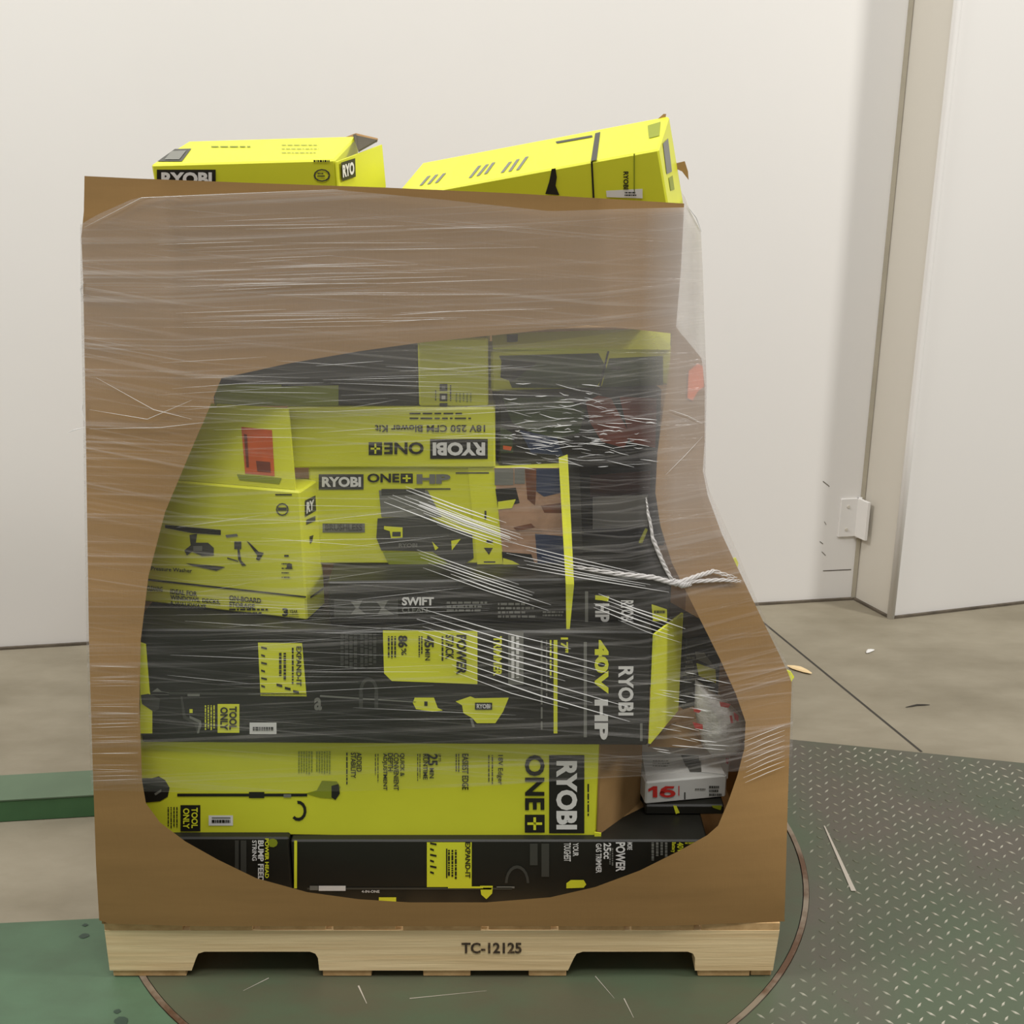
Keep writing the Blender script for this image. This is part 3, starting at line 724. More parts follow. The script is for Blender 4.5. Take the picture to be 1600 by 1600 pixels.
F.rect('dark_grey_ink', 366, 846, 377, 858); F.poly('grey_ink', [(352, 836), (370, 834), (372, 838), (354, 840)]); F.poly('dark_grey_ink', [(371, 858), (374, 858), (377, 876), (385, 884), (378, 884), (372, 874)]); F.poly('dark_grey_ink', [(355, 871), (372, 876), (372, 878), (355, 873)])
F.poly('black_ink', [(385, 845), (390, 848), (404, 862), (412, 864), (405, 876), (400, 874), (402, 868)])
cr = [(441+10*math.cos(i*.52), 796+10*math.sin(i*.52)) for i in range(13)]; ci = [(441+8*math.cos(i*.52), 796+8*math.sin(i*.52)) for i in range(13)]
F.ring('dark_grey_ink', cr, ci)
F.rect('dark_grey_ink', 434, 793, 448, 798)
F.rect('black_ink', 430, 772, 456, 774); F.rect('black_ink', 444, 867, 451, 870); F.lines('black_ink', 440, 880, 458, 908, 4, 0, fill=.3); F.rect('dark_grey_ink', 448, 881, 456, 889)
c.front.flush()
F = c.right
F.quadtext('white_ink', 'RY', [(479, 803), (491, 795), (491, 780), (479, 785)], e=.0025, bold=.05); F.poly('black_ink', [(477, 782), (493, 774), (494, 798), (477, 808)], .0012)
F.poly('black_ink', [(484, 838), (490, 836), (488, 846), (485, 850)]); F.poly('dark_grey_ink', [(479, 812), (493, 806), (493, 814), (479, 820)])
F.poly('black_ink', [(485, 932), (510, 914), (510, 917), (485, 935)]); 
c.done()
# raised lid flap, carrying the orange label
tl = c.pt(.0, 1, 0); tr_ = c.pt(.905, 1, 0)
q0_ = tl+Vector((.006, .006, 0)); q1_ = P(463, 768, tr_.y+.004); q1_.z = tr_.z
q2_ = P(452, 638, tr_.y+.03); q3_ = q0_+(q2_-q1_)
FL = c.flap([q0_, q1_, q2_, q3_], 'lime_card', .004, 'lid_flap')
FL.poly('orange_paper', [(377, 667), (425, 672), (429, 744), (383, 740)]); FL.poly('olive_ink', [(370, 741), (440, 747), (436, 756), (374, 750)])
FL.poly('rust_card', [(400, 720), (422, 722), (423, 738), (402, 736)], .002); FL.poly('rust_card', [(381, 678), (386, 679), (389, 730), (385, 730)], .002)
FL.flush()

# -- lime carton with the blower picture and a printed photo
c = std('blower_carton', 492, 884, 918, 731, .145, .22, 'lime_card', 'lime carton printed with a blower picture and a garage photo, centre of the opening', ztopS+.001)
F = c.front
F.rect('dark_grey_ink', 498, 741, 568, 765); F.text('white_ink', 'RYOBI', 503, 745, 564, 761, 0, .0024, .045)
F.text('black_ink', 'ONE', 574, 740, 624, 754, bold=.03); F.rect('black_ink', 626, 740, 645, 755); F.rect('lime_ink', 629, 746, 642, 748.5, .002); F.rect('lime_ink', 634, 742, 637, 753, .002)
F.text('grey_ink', 'HP', 651, 741, 704, 756, bold=.06); F.rect('dark_grey_ink', 648, 763, 704, 765); F.rect('dark_grey_ink', 712, 738, 764, 740)
F.rect('grey_ink', 504, 818, 570, 832); F.text('dark_grey_ink', 'BRUSHLESS', 508, 819, 566, 829, 0, .002)
# blower drawing
F.poly('grey_ink', [(592, 766), (668, 766), (690, 808), (596, 808)]); F.poly('dark_grey_ink', [(596, 764), (664, 764), (664, 772), (596, 774)], .0014)
F.poly('dark_grey_ink', [(590, 810), (665, 806), (738, 836), (740, 872), (725, 884), (700, 880), (676, 862), (596, 860), (588, 840)], .0012)
F.poly('lime_ink', [(600, 822), (629, 824), (629, 840), (611, 841), (609, 830), (600, 827)], .002); F.rect('dark_grey_ink', 613, 831, 626, 838, .0026)
F.text('grey_ink', 'RYOBI', 623, 849, 652, 855, 0, .0024, .03); F.poly('lime_ink', [(705, 845), (720, 842), (706, 860)], .002); F.poly('lime_ink', [(675, 846), (685, 856), (680, 860)], .002)
F.poly('olive_ink', [(598, 862), (676, 864), (705, 884), (738, 884), (738, 896), (608, 896)], .001); F.poly('grey_ink', [(592, 896), (738, 894), (738, 908), (596, 910)], .0012); F.rect('dark_grey_ink', 668, 908, 740, 916, .0014)
F.rect('black_ink', 757, 798, 760, 812); F.poly('black_ink', [(756, 856), (770, 856), (764, 867)]); F.rect('dark_grey_ink', 756, 877, 774, 879); F.rect('dark_grey_ink', 760, 844, 770, 848); F.lines('dark_grey_ink', 524, 903, 570, 908, 1); F.lines('dark_grey_ink', 754, 885, 778, 900, 3, 0, fill=.3)
# printed photo
F.poly('skin_ink', [(772, 731), (884, 731), (884, 917), (787, 917)], .001)
F.rect('grey_ink', 773, 732, 802, 758, .0014); F.rect('grey_ink', 804, 732, 820, 756, .0014); F.poly('brown_ink', [(820, 732), (840, 732), (836, 790), (824, 780)], .0014)
F.poly('blue_ink', [(838, 732), (878, 732), (876, 770), (850, 776), (838, 768)], .0015); F.poly('black_ink', [(774, 764), (806, 762), (812, 786), (778, 794)], .0014); F.poly('lime_ink', [(778, 784), (806, 780), (800, 794), (778, 796)], .0018)
F.poly('brown_ink', [(845, 790), (876, 786), (880, 812), (856, 812)], .0014); F.poly('skin_ink', [(780, 800), (880, 802), (882, 830), (782, 828)], .0017); F.poly('brown_ink', [(802, 824), (830, 818), (836, 824), (808, 830)], .002)
F.poly('blue_ink', [(836, 834), (882, 838), (884, 880), (840, 880)], .0015); F.poly('black_ink', [(784, 862), (830, 866), (836, 884), (786, 886)], .0015); F.poly('lime_ink', [(786, 872), (800, 876), (812, 886), (786, 890)], .002)
F.poly('dark_grey_ink', [(812, 884), (884, 874), (884, 914), (820, 914)], .0014); F.poly('lime_ink', [(731, 731), (772, 731), (787, 917), (746, 917)], .0006)
c.done()
ztopB = (c.a+c.V).z

# -- lime blower kit carton, printed upside down
c = std('blower_kit_carton', 452, 774, 730, 637, .14, .24, 'lime_card', 'lime carton with upside-down blower kit lettering above the blower picture carton', ztopB+.001)
F = c.front
F.rect('black_ink', 672, 686, 762, 717); F.text('white_ink', 'RYOBI', 676, 691, 758, 712, 180, .0024, .045)
F.text('black_ink', 'ONE', 600, 691, 662, 710, 180, bold=.03); F.rect('black_ink', 576, 691, 597, 711); F.rect('lime_ink', 579, 699.5, 594, 702.5, .002); F.rect('lime_ink', 585, 693, 588, 709, .002)
F.text('black_ink', '18V 250 CFM Blower Kit', 586, 664, 758, 675, 180, bold=.02)
F.lines('black_ink', 640, 645, 756, 660, 2, 0, fill=.3, ragged=.3)
c.done()
ztopK = (c.a+c.V).z

# -- upper layer
c = std('blade_carton', 655, 763, 640, 528, .145, .20, 'lime_card', 'small upright lime carton with black icon squares, top middle of the opening', ztopK+.001)
F = c.front
F.rect('black_ink', 687, 600, 699, 611); F.rect('black_ink', 687, 615, 699, 627); F.rect('grey_ink', 690, 603, 696, 608, .002); F.rect('white_ink', 690, 618, 696, 624, .002); F.rect('black_ink', 687, 630, 699, 636)
F.lines('black_ink', 703, 602, 708, 634, 1, 90, fill=.4); F.lines('olive_ink', 712, 614, 740, 634, 5, 90, fill=.4); F.lines('black_ink', 680, 610, 685, 634, 1, 90, fill=.3)
c.done()
c = std('saw_carton', 335, 654, 640, 526, .15, .25, 'black_card', 'black carton with a dull lime panel, top left behind the film', ztopK+.001)
F = c.front
F.poly('olive_ink', [(336, 600), (440, 601), (440, 638), (336, 638)]); F.poly('olive_ink', [(440, 604), (529, 602), (529, 638), (440, 638)], .0012)
c.done()
ztopD = (c.a+c.V).z
# dark carton with rust-red and green print
c = std('mower_carton', 780, 1030, 716, 616, .155, .08, 'black_card', 'dark carton with rust-red and green print behind shiny film, right of the blower kit', ztopB+.001, y2=.20)
F = c.front
F.poly('rust_card', [(915, 628), (935, 618), (955, 622), (968, 648), (985, 680), (975, 700), (940, 690), (922, 660)]); F.poly('green_ink_shade', [(785, 622), (880, 620), (915, 640), (905, 676), (860, 690), (800, 660)])
F.poly('blue_ink', [(812, 672), (870, 684), (880, 712), (830, 708)], .0012); F.poly('orange_paper', [(786, 696), (800, 698), (798, 704), (786, 702)], .0014); F.poly('green_ink_shade', [(782, 666), (800, 676), (802, 708), (782, 708)], .0012)
F.poly('rust_card', [(968, 620), (1026, 622), (1024, 700), (985, 690)], .0008)
c.done()
ztopM = (c.a+c.V).z
# dull lime long carton under the top right rim
a = P(768, 618, .17); b = P(1046, 612, .225); a.z = b.z = ztopM+.001
c = Carton('long_carton', a, b, Vector((a.x, a.y, P(768, 548, .17).z)), .09, 'lime_card', 'long lime carton with painted shade on its front, just under the top right rim')
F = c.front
F.poly('green_ink_shade', [(780, 556), (935, 552), (950, 580), (930, 606), (800, 606)]); F.poly('green_ink_shade', [(952, 560), (1036, 556), (1036, 606), (940, 608)], .0012); F.poly('black_ink', [(784, 560), (840, 566), (800, 596), (782, 590)], .0016)  # shade over the front painted as dark patches
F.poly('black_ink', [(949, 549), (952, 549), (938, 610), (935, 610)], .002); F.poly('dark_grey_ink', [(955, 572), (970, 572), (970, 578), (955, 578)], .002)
F.flush()
F = c.top
F.poly('black_ink', [(792, 524), (808, 523), (808, 548), (792, 548)]); F.poly('black_ink', [(925, 510), (952, 512), (950, 546), (926, 546)])
c.done()
tz = (c.a+c.V).z
c.flap([P(770, 546, .165), P(1046, 549, .222), Vector((P(1048, 512, .24).x, .245, P(1048, 512, .24).z)), Vector((P(768, 520, .19).x, .195, P(768, 520, .19).z))], 'lime_card', .004, 'lid_flap')
FT = Face(P(770, 546, .162), (P(1046, 549, .219)-P(770, 546, .162)).cross(P(768, 520, .188)-P(770, 546, .162)), c.root)
FT.poly('black_ink', [(792, 523), (809, 522), (809, 534), (792, 535)], .003); FT.poly('black_ink', [(925, 510), (952, 512), (951, 540), (926, 540)], .003); FT.flush()

pdz = max(ztopD, P(1048, 512, .24).z)+.006
v, f = box_geo(Vector((-.17, .118, pdz)), Vector((.405, .075, 0)), Vector((-.06, .36, 0)), Vector((0, 0, .005)), .0008)  # pad added to block light falling in behind the rim
tag(link('light_block_pad', v, f, 'cardboard_raw', origin=Vector((0, .3, pdz))), 'flat brown cardboard pad added under the rim to keep light off the upper cartons', 'cardboard')
# -- open carton seen into from the front, right of the printed photo
c0x = P(880, 905, .17).x; c1x = P(1034, 905, .25).x
oz0 = ztopS+.001; oz1 = P(885, 712, .17).z
oc = tag(empty('open_carton', Vector(((c0x+c1x)/2, .27, oz0))), 'open lime carton standing with its dark inside towards the viewer, right of the printed photo', 'carton')
def panel(name, pts, m, th, parent):
    pts = [Vector(p) for p in pts]; n = (pts[1]-pts[0]).cross(pts[-1]-pts[0]).normalized(); v, f = slab(pts, n*th); return link(name, v, f, m, parent)
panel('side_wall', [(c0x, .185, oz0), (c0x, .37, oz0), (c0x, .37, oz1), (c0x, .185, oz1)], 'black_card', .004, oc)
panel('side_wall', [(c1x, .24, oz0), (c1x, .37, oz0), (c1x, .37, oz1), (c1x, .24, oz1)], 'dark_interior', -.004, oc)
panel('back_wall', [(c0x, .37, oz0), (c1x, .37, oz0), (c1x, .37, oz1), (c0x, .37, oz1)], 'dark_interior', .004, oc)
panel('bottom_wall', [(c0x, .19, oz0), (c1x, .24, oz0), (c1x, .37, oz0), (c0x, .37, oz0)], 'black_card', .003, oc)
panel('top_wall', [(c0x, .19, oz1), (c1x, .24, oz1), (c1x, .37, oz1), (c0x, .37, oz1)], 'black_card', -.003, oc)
def fpanel(name, pts, m, parent, th=.003):      # pts: (px, py, depth)
    return panel(name, [P(*q) for q in pts], m, th, parent)
Lf = [P(873, 716, .138), P(884, 913, .056), P(885, 985, .050)]; Rf = [P(887, 711, .138), P(897, 913, .056), P(890, 985, .050)]
Vf = Lf+Rf; Vf = Vf+[q+Vector((.0, .004, 0)) for q in Vf]
link('front_flap', Vf, [[0, 1, 4, 3], [1, 2, 5, 4], [6, 9, 10, 7], [7, 10, 11, 8], [0, 3, 9, 6], [2, 8, 11, 5], [0, 6, 7, 1], [1, 7, 8, 2], [3, 4, 10, 9], [4, 5, 11, 10]], 'lime_card', oc)
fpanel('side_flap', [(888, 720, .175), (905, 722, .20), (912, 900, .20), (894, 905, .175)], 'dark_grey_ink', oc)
gi = fpanel('grey_insert', [(926, 826, .30), (1012, 822, .30), (1012, 772, .30), (926, 776, .30)], 'grey_card', oc)
fpanel('rust_lining', [(922, 776, .32), (1016, 772, .32), (1016, 735, .32), (922, 742, .32)], 'rust_card', oc)
# lime corner poking up beside the film rope
pk = tag(link('folded_panel', *slab([P(981, 884, .235), P(990, 884, .235), P(1012, 828, .25), P(1009, 826, .25)], Vector((0, .006, 0))), 'lime_card', origin=P(985, 884, .235)), 'thin folded lime card edge standing inside the open carton', 'card')

# -- right hand side: black carton, white package, boxed goods
c = std('battery_carton', 1067, 1122, 1110, 1000, .16, .16, 'black_card', 'black carton with lime flash at right behind the white package', y2=.20)
F = c.front
F.poly('lime_ink', [(1088, 1036), (1118, 1046), (1119, 1068), (1092, 1056)]); F.poly('grey_ink', [(1086, 1018), (1100, 1020), (1118, 1044), (1088, 1030)])
F.lines('grey_ink', 1070, 1026, 1086, 1060, 5)
c.done()
zb = P(1100, 1172, .14).z
# crumpled white package with red print
wp = tag(empty('white_package', Vector((P(1118, 1175, .15).x, .17, zb))), 'white plastic package with red print at the right edge of the opening', 'package')
op = [(1086, 1062), (1104, 1074), (1124, 1090), (1144, 1104), (1158, 1118), (1166, 1132), (1160, 1172), (1150, 1180), (1112, 1180), (1098, 1164), (1092, 1140), (1085, 1110)]
V_, F_ = [], []
R_ = 9; nn_ = len(op); cxp, cyp = 1124, 1132
for k in range(R_+1):
    t = k/R_
    for (x, y) in op:
        xx = cxp+(x-cxp)*t; yy = cyp+(y-cyp)*t
        bulge = .028*math.sqrt(max(0, 1-t*t))
        nz_ = mnoise.noise(Vector((xx*.05, yy*.05, 1.3)))*.008+mnoise.noise(Vector((xx*.16, yy*.16, 4.3)))*.004
        V_.append(P(xx, yy, .165-bulge+nz_*(1 if k < R_ else .4)))
for k in range(R_):
    for j in range(nn_):
        F_.append([k*nn_+j, k*nn_+(j+1) % nn_, (k+1)*nn_+(j+1) % nn_, (k+1)*nn_+j])
# back half so that the package is a closed cushion
off = len(V_)
for k in range(1, R_):
    t = k/R_
    for (x, y) in op:
        p = P(cxp+(x-cxp)*t, cyp+(y-cyp)*t, .165); V_.append(p+Vector((0, .05*math.sqrt(max(0, 1-t*t)), 0)))
for k in range(1, R_-1):
    for j in range(nn_): F_.append([off+(k-1)*nn_+j, off+k*nn_+j, off+k*nn_+(j+1) % nn_, off+(k-1)*nn_+(j+1) % nn_])
for j in range(nn_): F_.append([R_*nn_+j, R_*nn_+(j+1) % nn_, off+(R_-2)*nn_+(j+1) % nn_, off+(R_-2)*nn_+j])
F_.append([off+j for j in range(nn_)])
link('wrapper', V_, F_, 'white_plastic', wp, smooth=True)
FW = Face(P(1124, 1132, .130), (0, -1, 0), wp)
for q in ([(1082, 1128), (1098, 1132), (1098, 1140), (1086, 1138)], [(1124, 1096), (1142, 1100), (1138, 1106), (1126, 1104)], [(1064+20, 1106), (1096, 1110), (1092, 1114), (1084, 1112)], [(1146, 1112), (1154, 1118), (1154, 1128), (1148, 1124)], [(1140, 1118), (1144, 1118), (1146, 1130), (1142, 1130)]):
    FW.poly('red_ink', q)
FW.flush()
fpanel_obj = fpanel('cardboard_scrap', [(1012, 1166, .12), (1098, 1168, .17), (1088, 1146, .18), (1056, 1128, .16), (1040, 1136, .14)], 'cardboard_raw', None)
tag(fpanel_obj, 'loose brown cardboard flap below the lime end panel', 'cardboard')
# black carton under the numbered box, then the numbered box
zr = P(1000, 1312, .10).z
c = std('accessory_carton', 1006, 1128, 1316, 1258, .125, .20, 'black_card', 'black carton with lime flecks under the box numbered 16', ztopT+.001)
F = c.front
F.poly('lime_ink', [(1052, 1257), (1057, 1259), (1062, 1270), (1056, 1272)]); F.poly('olive_ink', [(1112, 1256), (1128, 1258), (1126, 1266), (1114, 1262)])
c.done(); zn = (c.a+c.V).z
a = P(1008, 1254, .125); b = P(1134, 1252, .15); a.z = b.z = zn+.001
c = Carton('staple_box', a, b, Vector((a.x, a.y, P(1008, 1222, .125).z)), .14, 'grey_card', 'grey and white box numbered 16 in red', 'box')
F = c.front
F.add('red_ink', [(1013, 1233), (1021, 1228.5), (1027, 1228.5), (1027, 1246), (1020, 1246), (1020, 1234), (1013, 1237.5)], [[0, 1, 5, 6], [1, 2, 3, 4, 5]], .0016, 'lettering')
so = [(1043+12.5*math.cos(i*.3927), 1240+6.2*math.sin(i*.3927)) for i in range(17)]; si = [(1043+5.5*math.cos(i*.3927), 1240.4+2.4*math.sin(i*.3927)) for i in range(17)]
F.add('red_ink', so+si+[(1030.5, 1240), (1033, 1232.5), (1040, 1228.5), (1054, 1228.5), (1052, 1232), (1043, 1232.3), (1039, 1235.5), (1038, 1240)], [[i, i+1, 18+i, 17+i] for i in range(16)]+[list(range(34, 42))], .0016, 'lettering'); F.rect('red_ink', 1060, 1228, 1061.5, 1243); F.rect('dark_grey_ink', 1069, 1238, 1071, 1249); F.lines('dark_grey_ink', 1108, 1228, 1130, 1246, 3, 0, fill=.6); F.lines('grey_ink', 1086, 1232, 1104, 1236, 1)
F.flush()
F = c.top
F.poly('dark_grey_ink', [(1064, 1178), (1094, 1180), (1096, 1206), (1078, 1206)]); F.poly('white_ink', [(1098, 1180), (1136, 1182), (1134, 1212), (1096, 1206)]); F.poly('red_ink', [(1134, 1184), (1148, 1184), (1146, 1192), (1138, 1190)], .002)
c.done()
# lid flap of the numbered box leaning up behind it
c.flap([P(1009, 1219, .14), P(1136, 1218, .17), P(1140, 1184, .22), P(1002, 1176, .20)], 'grey_card', .003, 'lid_flap')
FQ = Face(P(1009, 1219, .137), (P(1136, 1218, .167)-P(1009, 1219, .137)).cross(P(1002, 1176, .197)-P(1009, 1219, .137)), c.root)
FQ.poly('dark_grey_ink', [(1064, 1180), (1092, 1181), (1094, 1210), (1078, 1212)], .002); FQ.poly('white_ink', [(1096, 1182), (1138, 1186), (1136, 1214), (1096, 1210)], .002); FQ.poly('red_ink', [(1134, 1184), (1139, 1185), (1138, 1194), (1134, 1192)], .003); FQ.lines('grey_ink', 1020, 1188, 1052, 1200, 3, 0, .002, .4)
FQ.flush()

# -- cartons on top
a = P(236, 257, .24); b = P(523, 249, .22); t = P(287, 221, .44)
c = Carton('blower_carton', a, b, t, .24, 'lime_card', 'lime carton sticking out over the rim at top left, its end flap bent open')
# body hangs below its top face
F = c.top
FF = Face(c.a, -c.V.normalized(), c.root, (c.a, c.U, c.W))      # the side turned to the viewer
FF.rect('black_ink', 245, 265, 337, 292); FF.text('white_ink', 'RYOBI', 252, 269, 331, 290, 0, .0022, .045)
FF.lines('black_ink', 490, 250, 516, 254, 1, 0, fill=.8, ragged=.1)
cr = [(503+13*math.cos(i*.52), 274+10*math.sin(i*.52)) for i in range(13)]; ci = [(503+10.5*math.cos(i*.52), 274+8*math.sin(i*.52)) for i in range(13)]
FF.ring('dark_grey_ink', cr, ci)
FF.lines('dark_grey_ink', 496, 270, 510, 278, 2, 0, fill=.6)
FF.flush()
F = c.front
F.poly('dark_grey_ink', [(262, 233), (299, 232), (284, 252), (246, 252)]); F.poly('grey_ink', [(268, 236), (291, 235), (280, 249), (257, 249)], .002); F.lines('olive_ink', 330, 228, 420, 232, 1, 0, fill=.4); F.lines('olive_ink', 440, 226, 500, 244, 3, 0, fill=.15)
FR = c.right
FR.flush()
c.done()
er = c.pt(1, 0, 0); er2 = c.pt(1, 1, 0)
fl_ = [er+Vector((.003, 0, -.004)), P(597, 226, .40), P(603, 292, .40), er+Vector((.008, -.002, -.12))]
c.flap(fl_, 'lime_card', .003, 'end_flap')
FX = Face(fl_[0], (fl_[1]-fl_[0]).cross(fl_[3]-fl_[0]), c.root)
FX.poly('black_ink', [(533, 254), (555, 247), (556, 276), (535, 283)], .004); FX.quadtext('white_ink', 'RYO', [(536, 278), (554, 272), (553, 252), (535, 258)], e=.0048, bold=.05); FX.flush()
c.flap([er2+Vector((0, 0, .001)), P(552, 213, .42), P(590, 221, .41), P(560, 238, .30)], 'dark_interior', .003, 'gap_shade')  # dark sheet painting the shade in the gap beside the end flap
c.flap([P(540, 214, .45), P(556, 208, .45), P(590, 216, .44), P(588, 221, .42), P(556, 216, .43)], 'cardboard_raw', .002, 'torn_flap')

# tilted long carton at top right: main face is its top
b = P(1029, 233, .20); t = P(1047, 181, .385)-b
a = P(700, 293, .287)
a = a+(a-b)*.28
c = Carton('trimmer_carton', a, b, a+t, .16, 'lime_card', 'long lime carton tilted up out of the box at top right', bev=.003)
F = c.front
F.poly('dark_grey_ink', [(923, 252), (932, 250.5), (938, 206), (930, 208)]); 
for (x, y, w_, h_) in ((655, 278, 10, 12), (667, 276, 10, 12), (679, 274, 10, 12), (732, 262, 12, 16), (744, 260, 12, 15), (756, 257, 10, 15), (782, 256, 10, 14), (794, 252, 10, 16), (806, 248, 12, 18)):
    F.poly('grey_ink', [(x, y+h_), (x+5, y+h_-1), (x+w_+8, y-4), (x+w_+3, y-3)])
F.poly('olive_ink', [(1012, 196), (1032, 190), (1030, 212), (1014, 216)]); F.poly('dark_grey_ink', [(868, 221), (925, 211), (926, 214), (870, 224)])
c.front.flush()
FB = Face(c.a, -c.V.normalized(), c.root, (c.a, c.U, c.W))
FB.poly('black_ink', [(862, 264), (868, 263), (870, 277), (868, 290), (874, 305), (852, 303), (858, 284)]); FB.poly('black_ink', [(923, 252), (926, 251.5), (929, 310), (926, 310)])
FB.text('black_ink', 'RYOBI', 974, 268, 982, 296, 90, bold=.04); FB.poly('white_paper', [(947, 298), (1004, 295), (1004, 310), (948, 308)]); FB.lines('black_ink', 976, 300, 998, 308, 2, 0, .002); FB.poly('olive_ink', [(990, 240), (992, 240), (992, 306), (990, 306)])
FB.flush()
FE = c.right
FE.poly('grey_ink', [(1036, 224), (1044, 216), (1050, 268), (1042, 272)]); FE.poly('olive_ink', [(1045, 278), (1051, 274), (1054, 296), (1048, 298)])
c.done()
panel('torn_flap', [P(1044, 258, .40), P(1070, 252, .40), P(1075, 268, .40), P(1076, 281, .40), P(1066, 268, .40)], 'cardboard_raw', .003, c.root)
panel('torn_flap', [P(1028, 186, .385), P(1037, 178, .385), P(1041, 178, .385), P(1038, 194, .385)], 'cardboard_raw', .003, c.root)

# lime card tabs peeping past the right panel
for pts_, lab in (([(1142, 874), (1150, 872), (1154, 880), (1151, 892), (1146, 890)], 'small lime card tab peeping out high on the crushed right side of the box'), ([(1226, 1046), (1236, 1050), (1241, 1058), (1236, 1066), (1228, 1062)], 'small lime card tab at the outer right corner of the box near the wood chip')):
    q = [B(x_, y_, .012) for x_, y_ in pts_]; v, f = slab(q, Vector((0, .004, 0)))
    tag(link('card_tab', v, f, 'lime_card', origin=q[4]), lab, 'card')
# orange tag caught between cardboard and film
q = [B(x_, y_, -.0022) for x_, y_ in ((1076, 580), (1090, 568), (1098, 572), (1100, 604), (1090, 612), (1082, 626), (1074, 622))]
v, f = slab(q, Vector((0, .0012, 0)))
tag(link('orange_tag', v, f, 'orange_plastic', origin=q[5]), 'faded orange tag trapped under the film at the right edge of the box', 'tag')

# ------------------------------------------------------------------ stretch film
m = bpy.data.materials.new('stretch_film'); M['stretch_film'] = m; m.use_nodes = True
nt = m.node_tree; N = nt.nodes; L = nt.links
for n in list(N): N.remove(n)
out = N.new('ShaderNodeOutputMaterial'); tc = N.new('ShaderNodeTexCoord')
def noise_(sc, rot=(0, 0, 0), det=4, rough=.6, dist=0.0):
    mp = N.new('ShaderNodeMapping'); mp.inputs['Scale'].default_value = sc; mp.inputs['Rotation'].default_value = rot; mp.vector_type = 'TEXTURE' if False else 'POINT'
    rt = N.new('ShaderNodeVectorRotate'); rt.rotation_type = 'Y_AXIS'; rt.inputs['Angle'].default_value = rot[1]
    L.new(tc.outputs['Object'], rt.inputs['Vector']); mp.inputs['Rotation'].default_value = (0, 0, 0)
    L.new(rt.outputs[0], mp.inputs['Vector'])
    n = N.new('ShaderNodeTexNoise'); n.inputs['Scale'].default_value = 1; n.inputs['Detail'].default_value = det; n.inputs['Roughness'].default_value = rough; n.inputs['Distortion'].default_value = dist
    L.new(mp.outputs[0], n.inputs['Vector']); return n.outputs['Fac']
def mrange(x, a, b, c_, d_):
    n = N.new('ShaderNodeMapRange'); n.inputs[1].default_value = a; n.inputs[2].default_value = b; n.inputs[3].default_value = c_; n.inputs[4].default_value = d_
    L.new(x, n.inputs[0]); return n.outputs[0]
def mth(op_, a, b):
    n = N.new('ShaderNodeMath'); n.operation = op_
    for i, q in enumerate((a, b)):
        if isinstance(q, (int, float)): n.inputs[i].default_value = q
        else: L.new(q, n.inputs[i])
    return n.outputs[0]
s1 = noise_((1.2, 1.2, 150), (0, .05, 0), 3); s2 = noise_((1.5, 1.5, 210), (0, -.09, 0), 3); s3 = noise_((2.5, 2, 5), (0, 0, 0), 3)
st = mth('ADD', mrange(s1, .52, .74, 0, .26), mrange(s2, .55, .76, 0, .22))
haze = mth('ADD', mth('MULTIPLY', st, mrange(s3, .35, .65, .35, 1.3)), mrange(s3, .3, .7, .005, .05))
sep = N.new('ShaderNodeSeparateXYZ'); L.new(tc.outputs['Object'], sep.inputs[0])
haze = mth('ADD', haze, mth('MULTIPLY', mrange(sep.outputs['X'], .325, .39, 0, .36), mrange(sep.outputs['Z'], .28, .5, 0, 1)))      # gathered at the right edge
haze = mth('ADD', haze, mrange(sep.outputs['Z'], .58, .80, 0, .19))      # more layers wound round the top
dif = N.new('ShaderNodeBsdfDiffuse'); dif.inputs['Color'].default_value = (0.80, 0.765, 0.75, 1)
tl_ = N.new('ShaderNodeBsdfTranslucent'); tl_.inputs['Color'].default_value = (0.80, 0.765, 0.75, 1)
gl = N.new('ShaderNodeBsdfGlossy'); gl.inputs['Roughness'].default_value = 0.26; gl.inputs['Color'].default_value = (1, 1, 1, 1)
trn = N.new('ShaderNodeBsdfTransparent'); trn.inputs['Color'].default_value = (0.97, 0.97, 0.965, 1)
bp = N.new('ShaderNodeBump'); bp.inputs['Strength'].default_value = 0.5; bp.inputs['Distance'].default_value = 0.0035
hb2 = mth('ADD', s1, mth('ADD', s2, noise_((5, 5, 30), (0, .2, 0), 2))); L.new(hb2, bp.inputs['Height']); L.new(bp.outputs[0], gl.inputs['Normal'])
sc_ = N.new('ShaderNodeMixShader'); sc_.inputs[0].default_value = .35; L.new(dif.outputs[0], sc_.inputs[1]); L.new(tl_.outputs[0], sc_.inputs[2])
m1 = N.new('ShaderNodeMixShader'); L.new(haze, m1.inputs[0]); L.new(trn.outputs[0], m1.inputs[1]); L.new(sc_.outputs[0], m1.inputs[2])
m2 = N.new('ShaderNodeMixShader'); m2.inputs[0].default_value = .032; L.new(m1.outputs[0], m2.inputs[1]); L.new(gl.outputs[0], m2.inputs[2])
L.new(m2.outputs[0], out.inputs['Surface'])
# creases: film folds, their catch-light put into a whiter colour
m = bpy.data.materials.new('film_crease_glint'); M['film_crease_glint'] = m; m.use_nodes = True
nt = m.node_tree; N = nt.nodes; L = nt.links
b = N['Principled BSDF']; b.inputs['Base Color'].default_value = (.86, .85, .84, 1); b.inputs['Roughness'].default_value = .38; b.inputs['Alpha'].default_value = .6; b.inputs['Specular IOR Level'].default_value = 1.0
m = bpy.data.materials.new('film_rope'); M['film_rope'] = m; m.use_nodes = True
b = m.node_tree.nodes['Principled BSDF']; b.inputs['Base Color'].default_value = (.80, .77, .75, 1); b.inputs['Roughness'].default_value = .25; b.inputs['Alpha'].default_value = .55

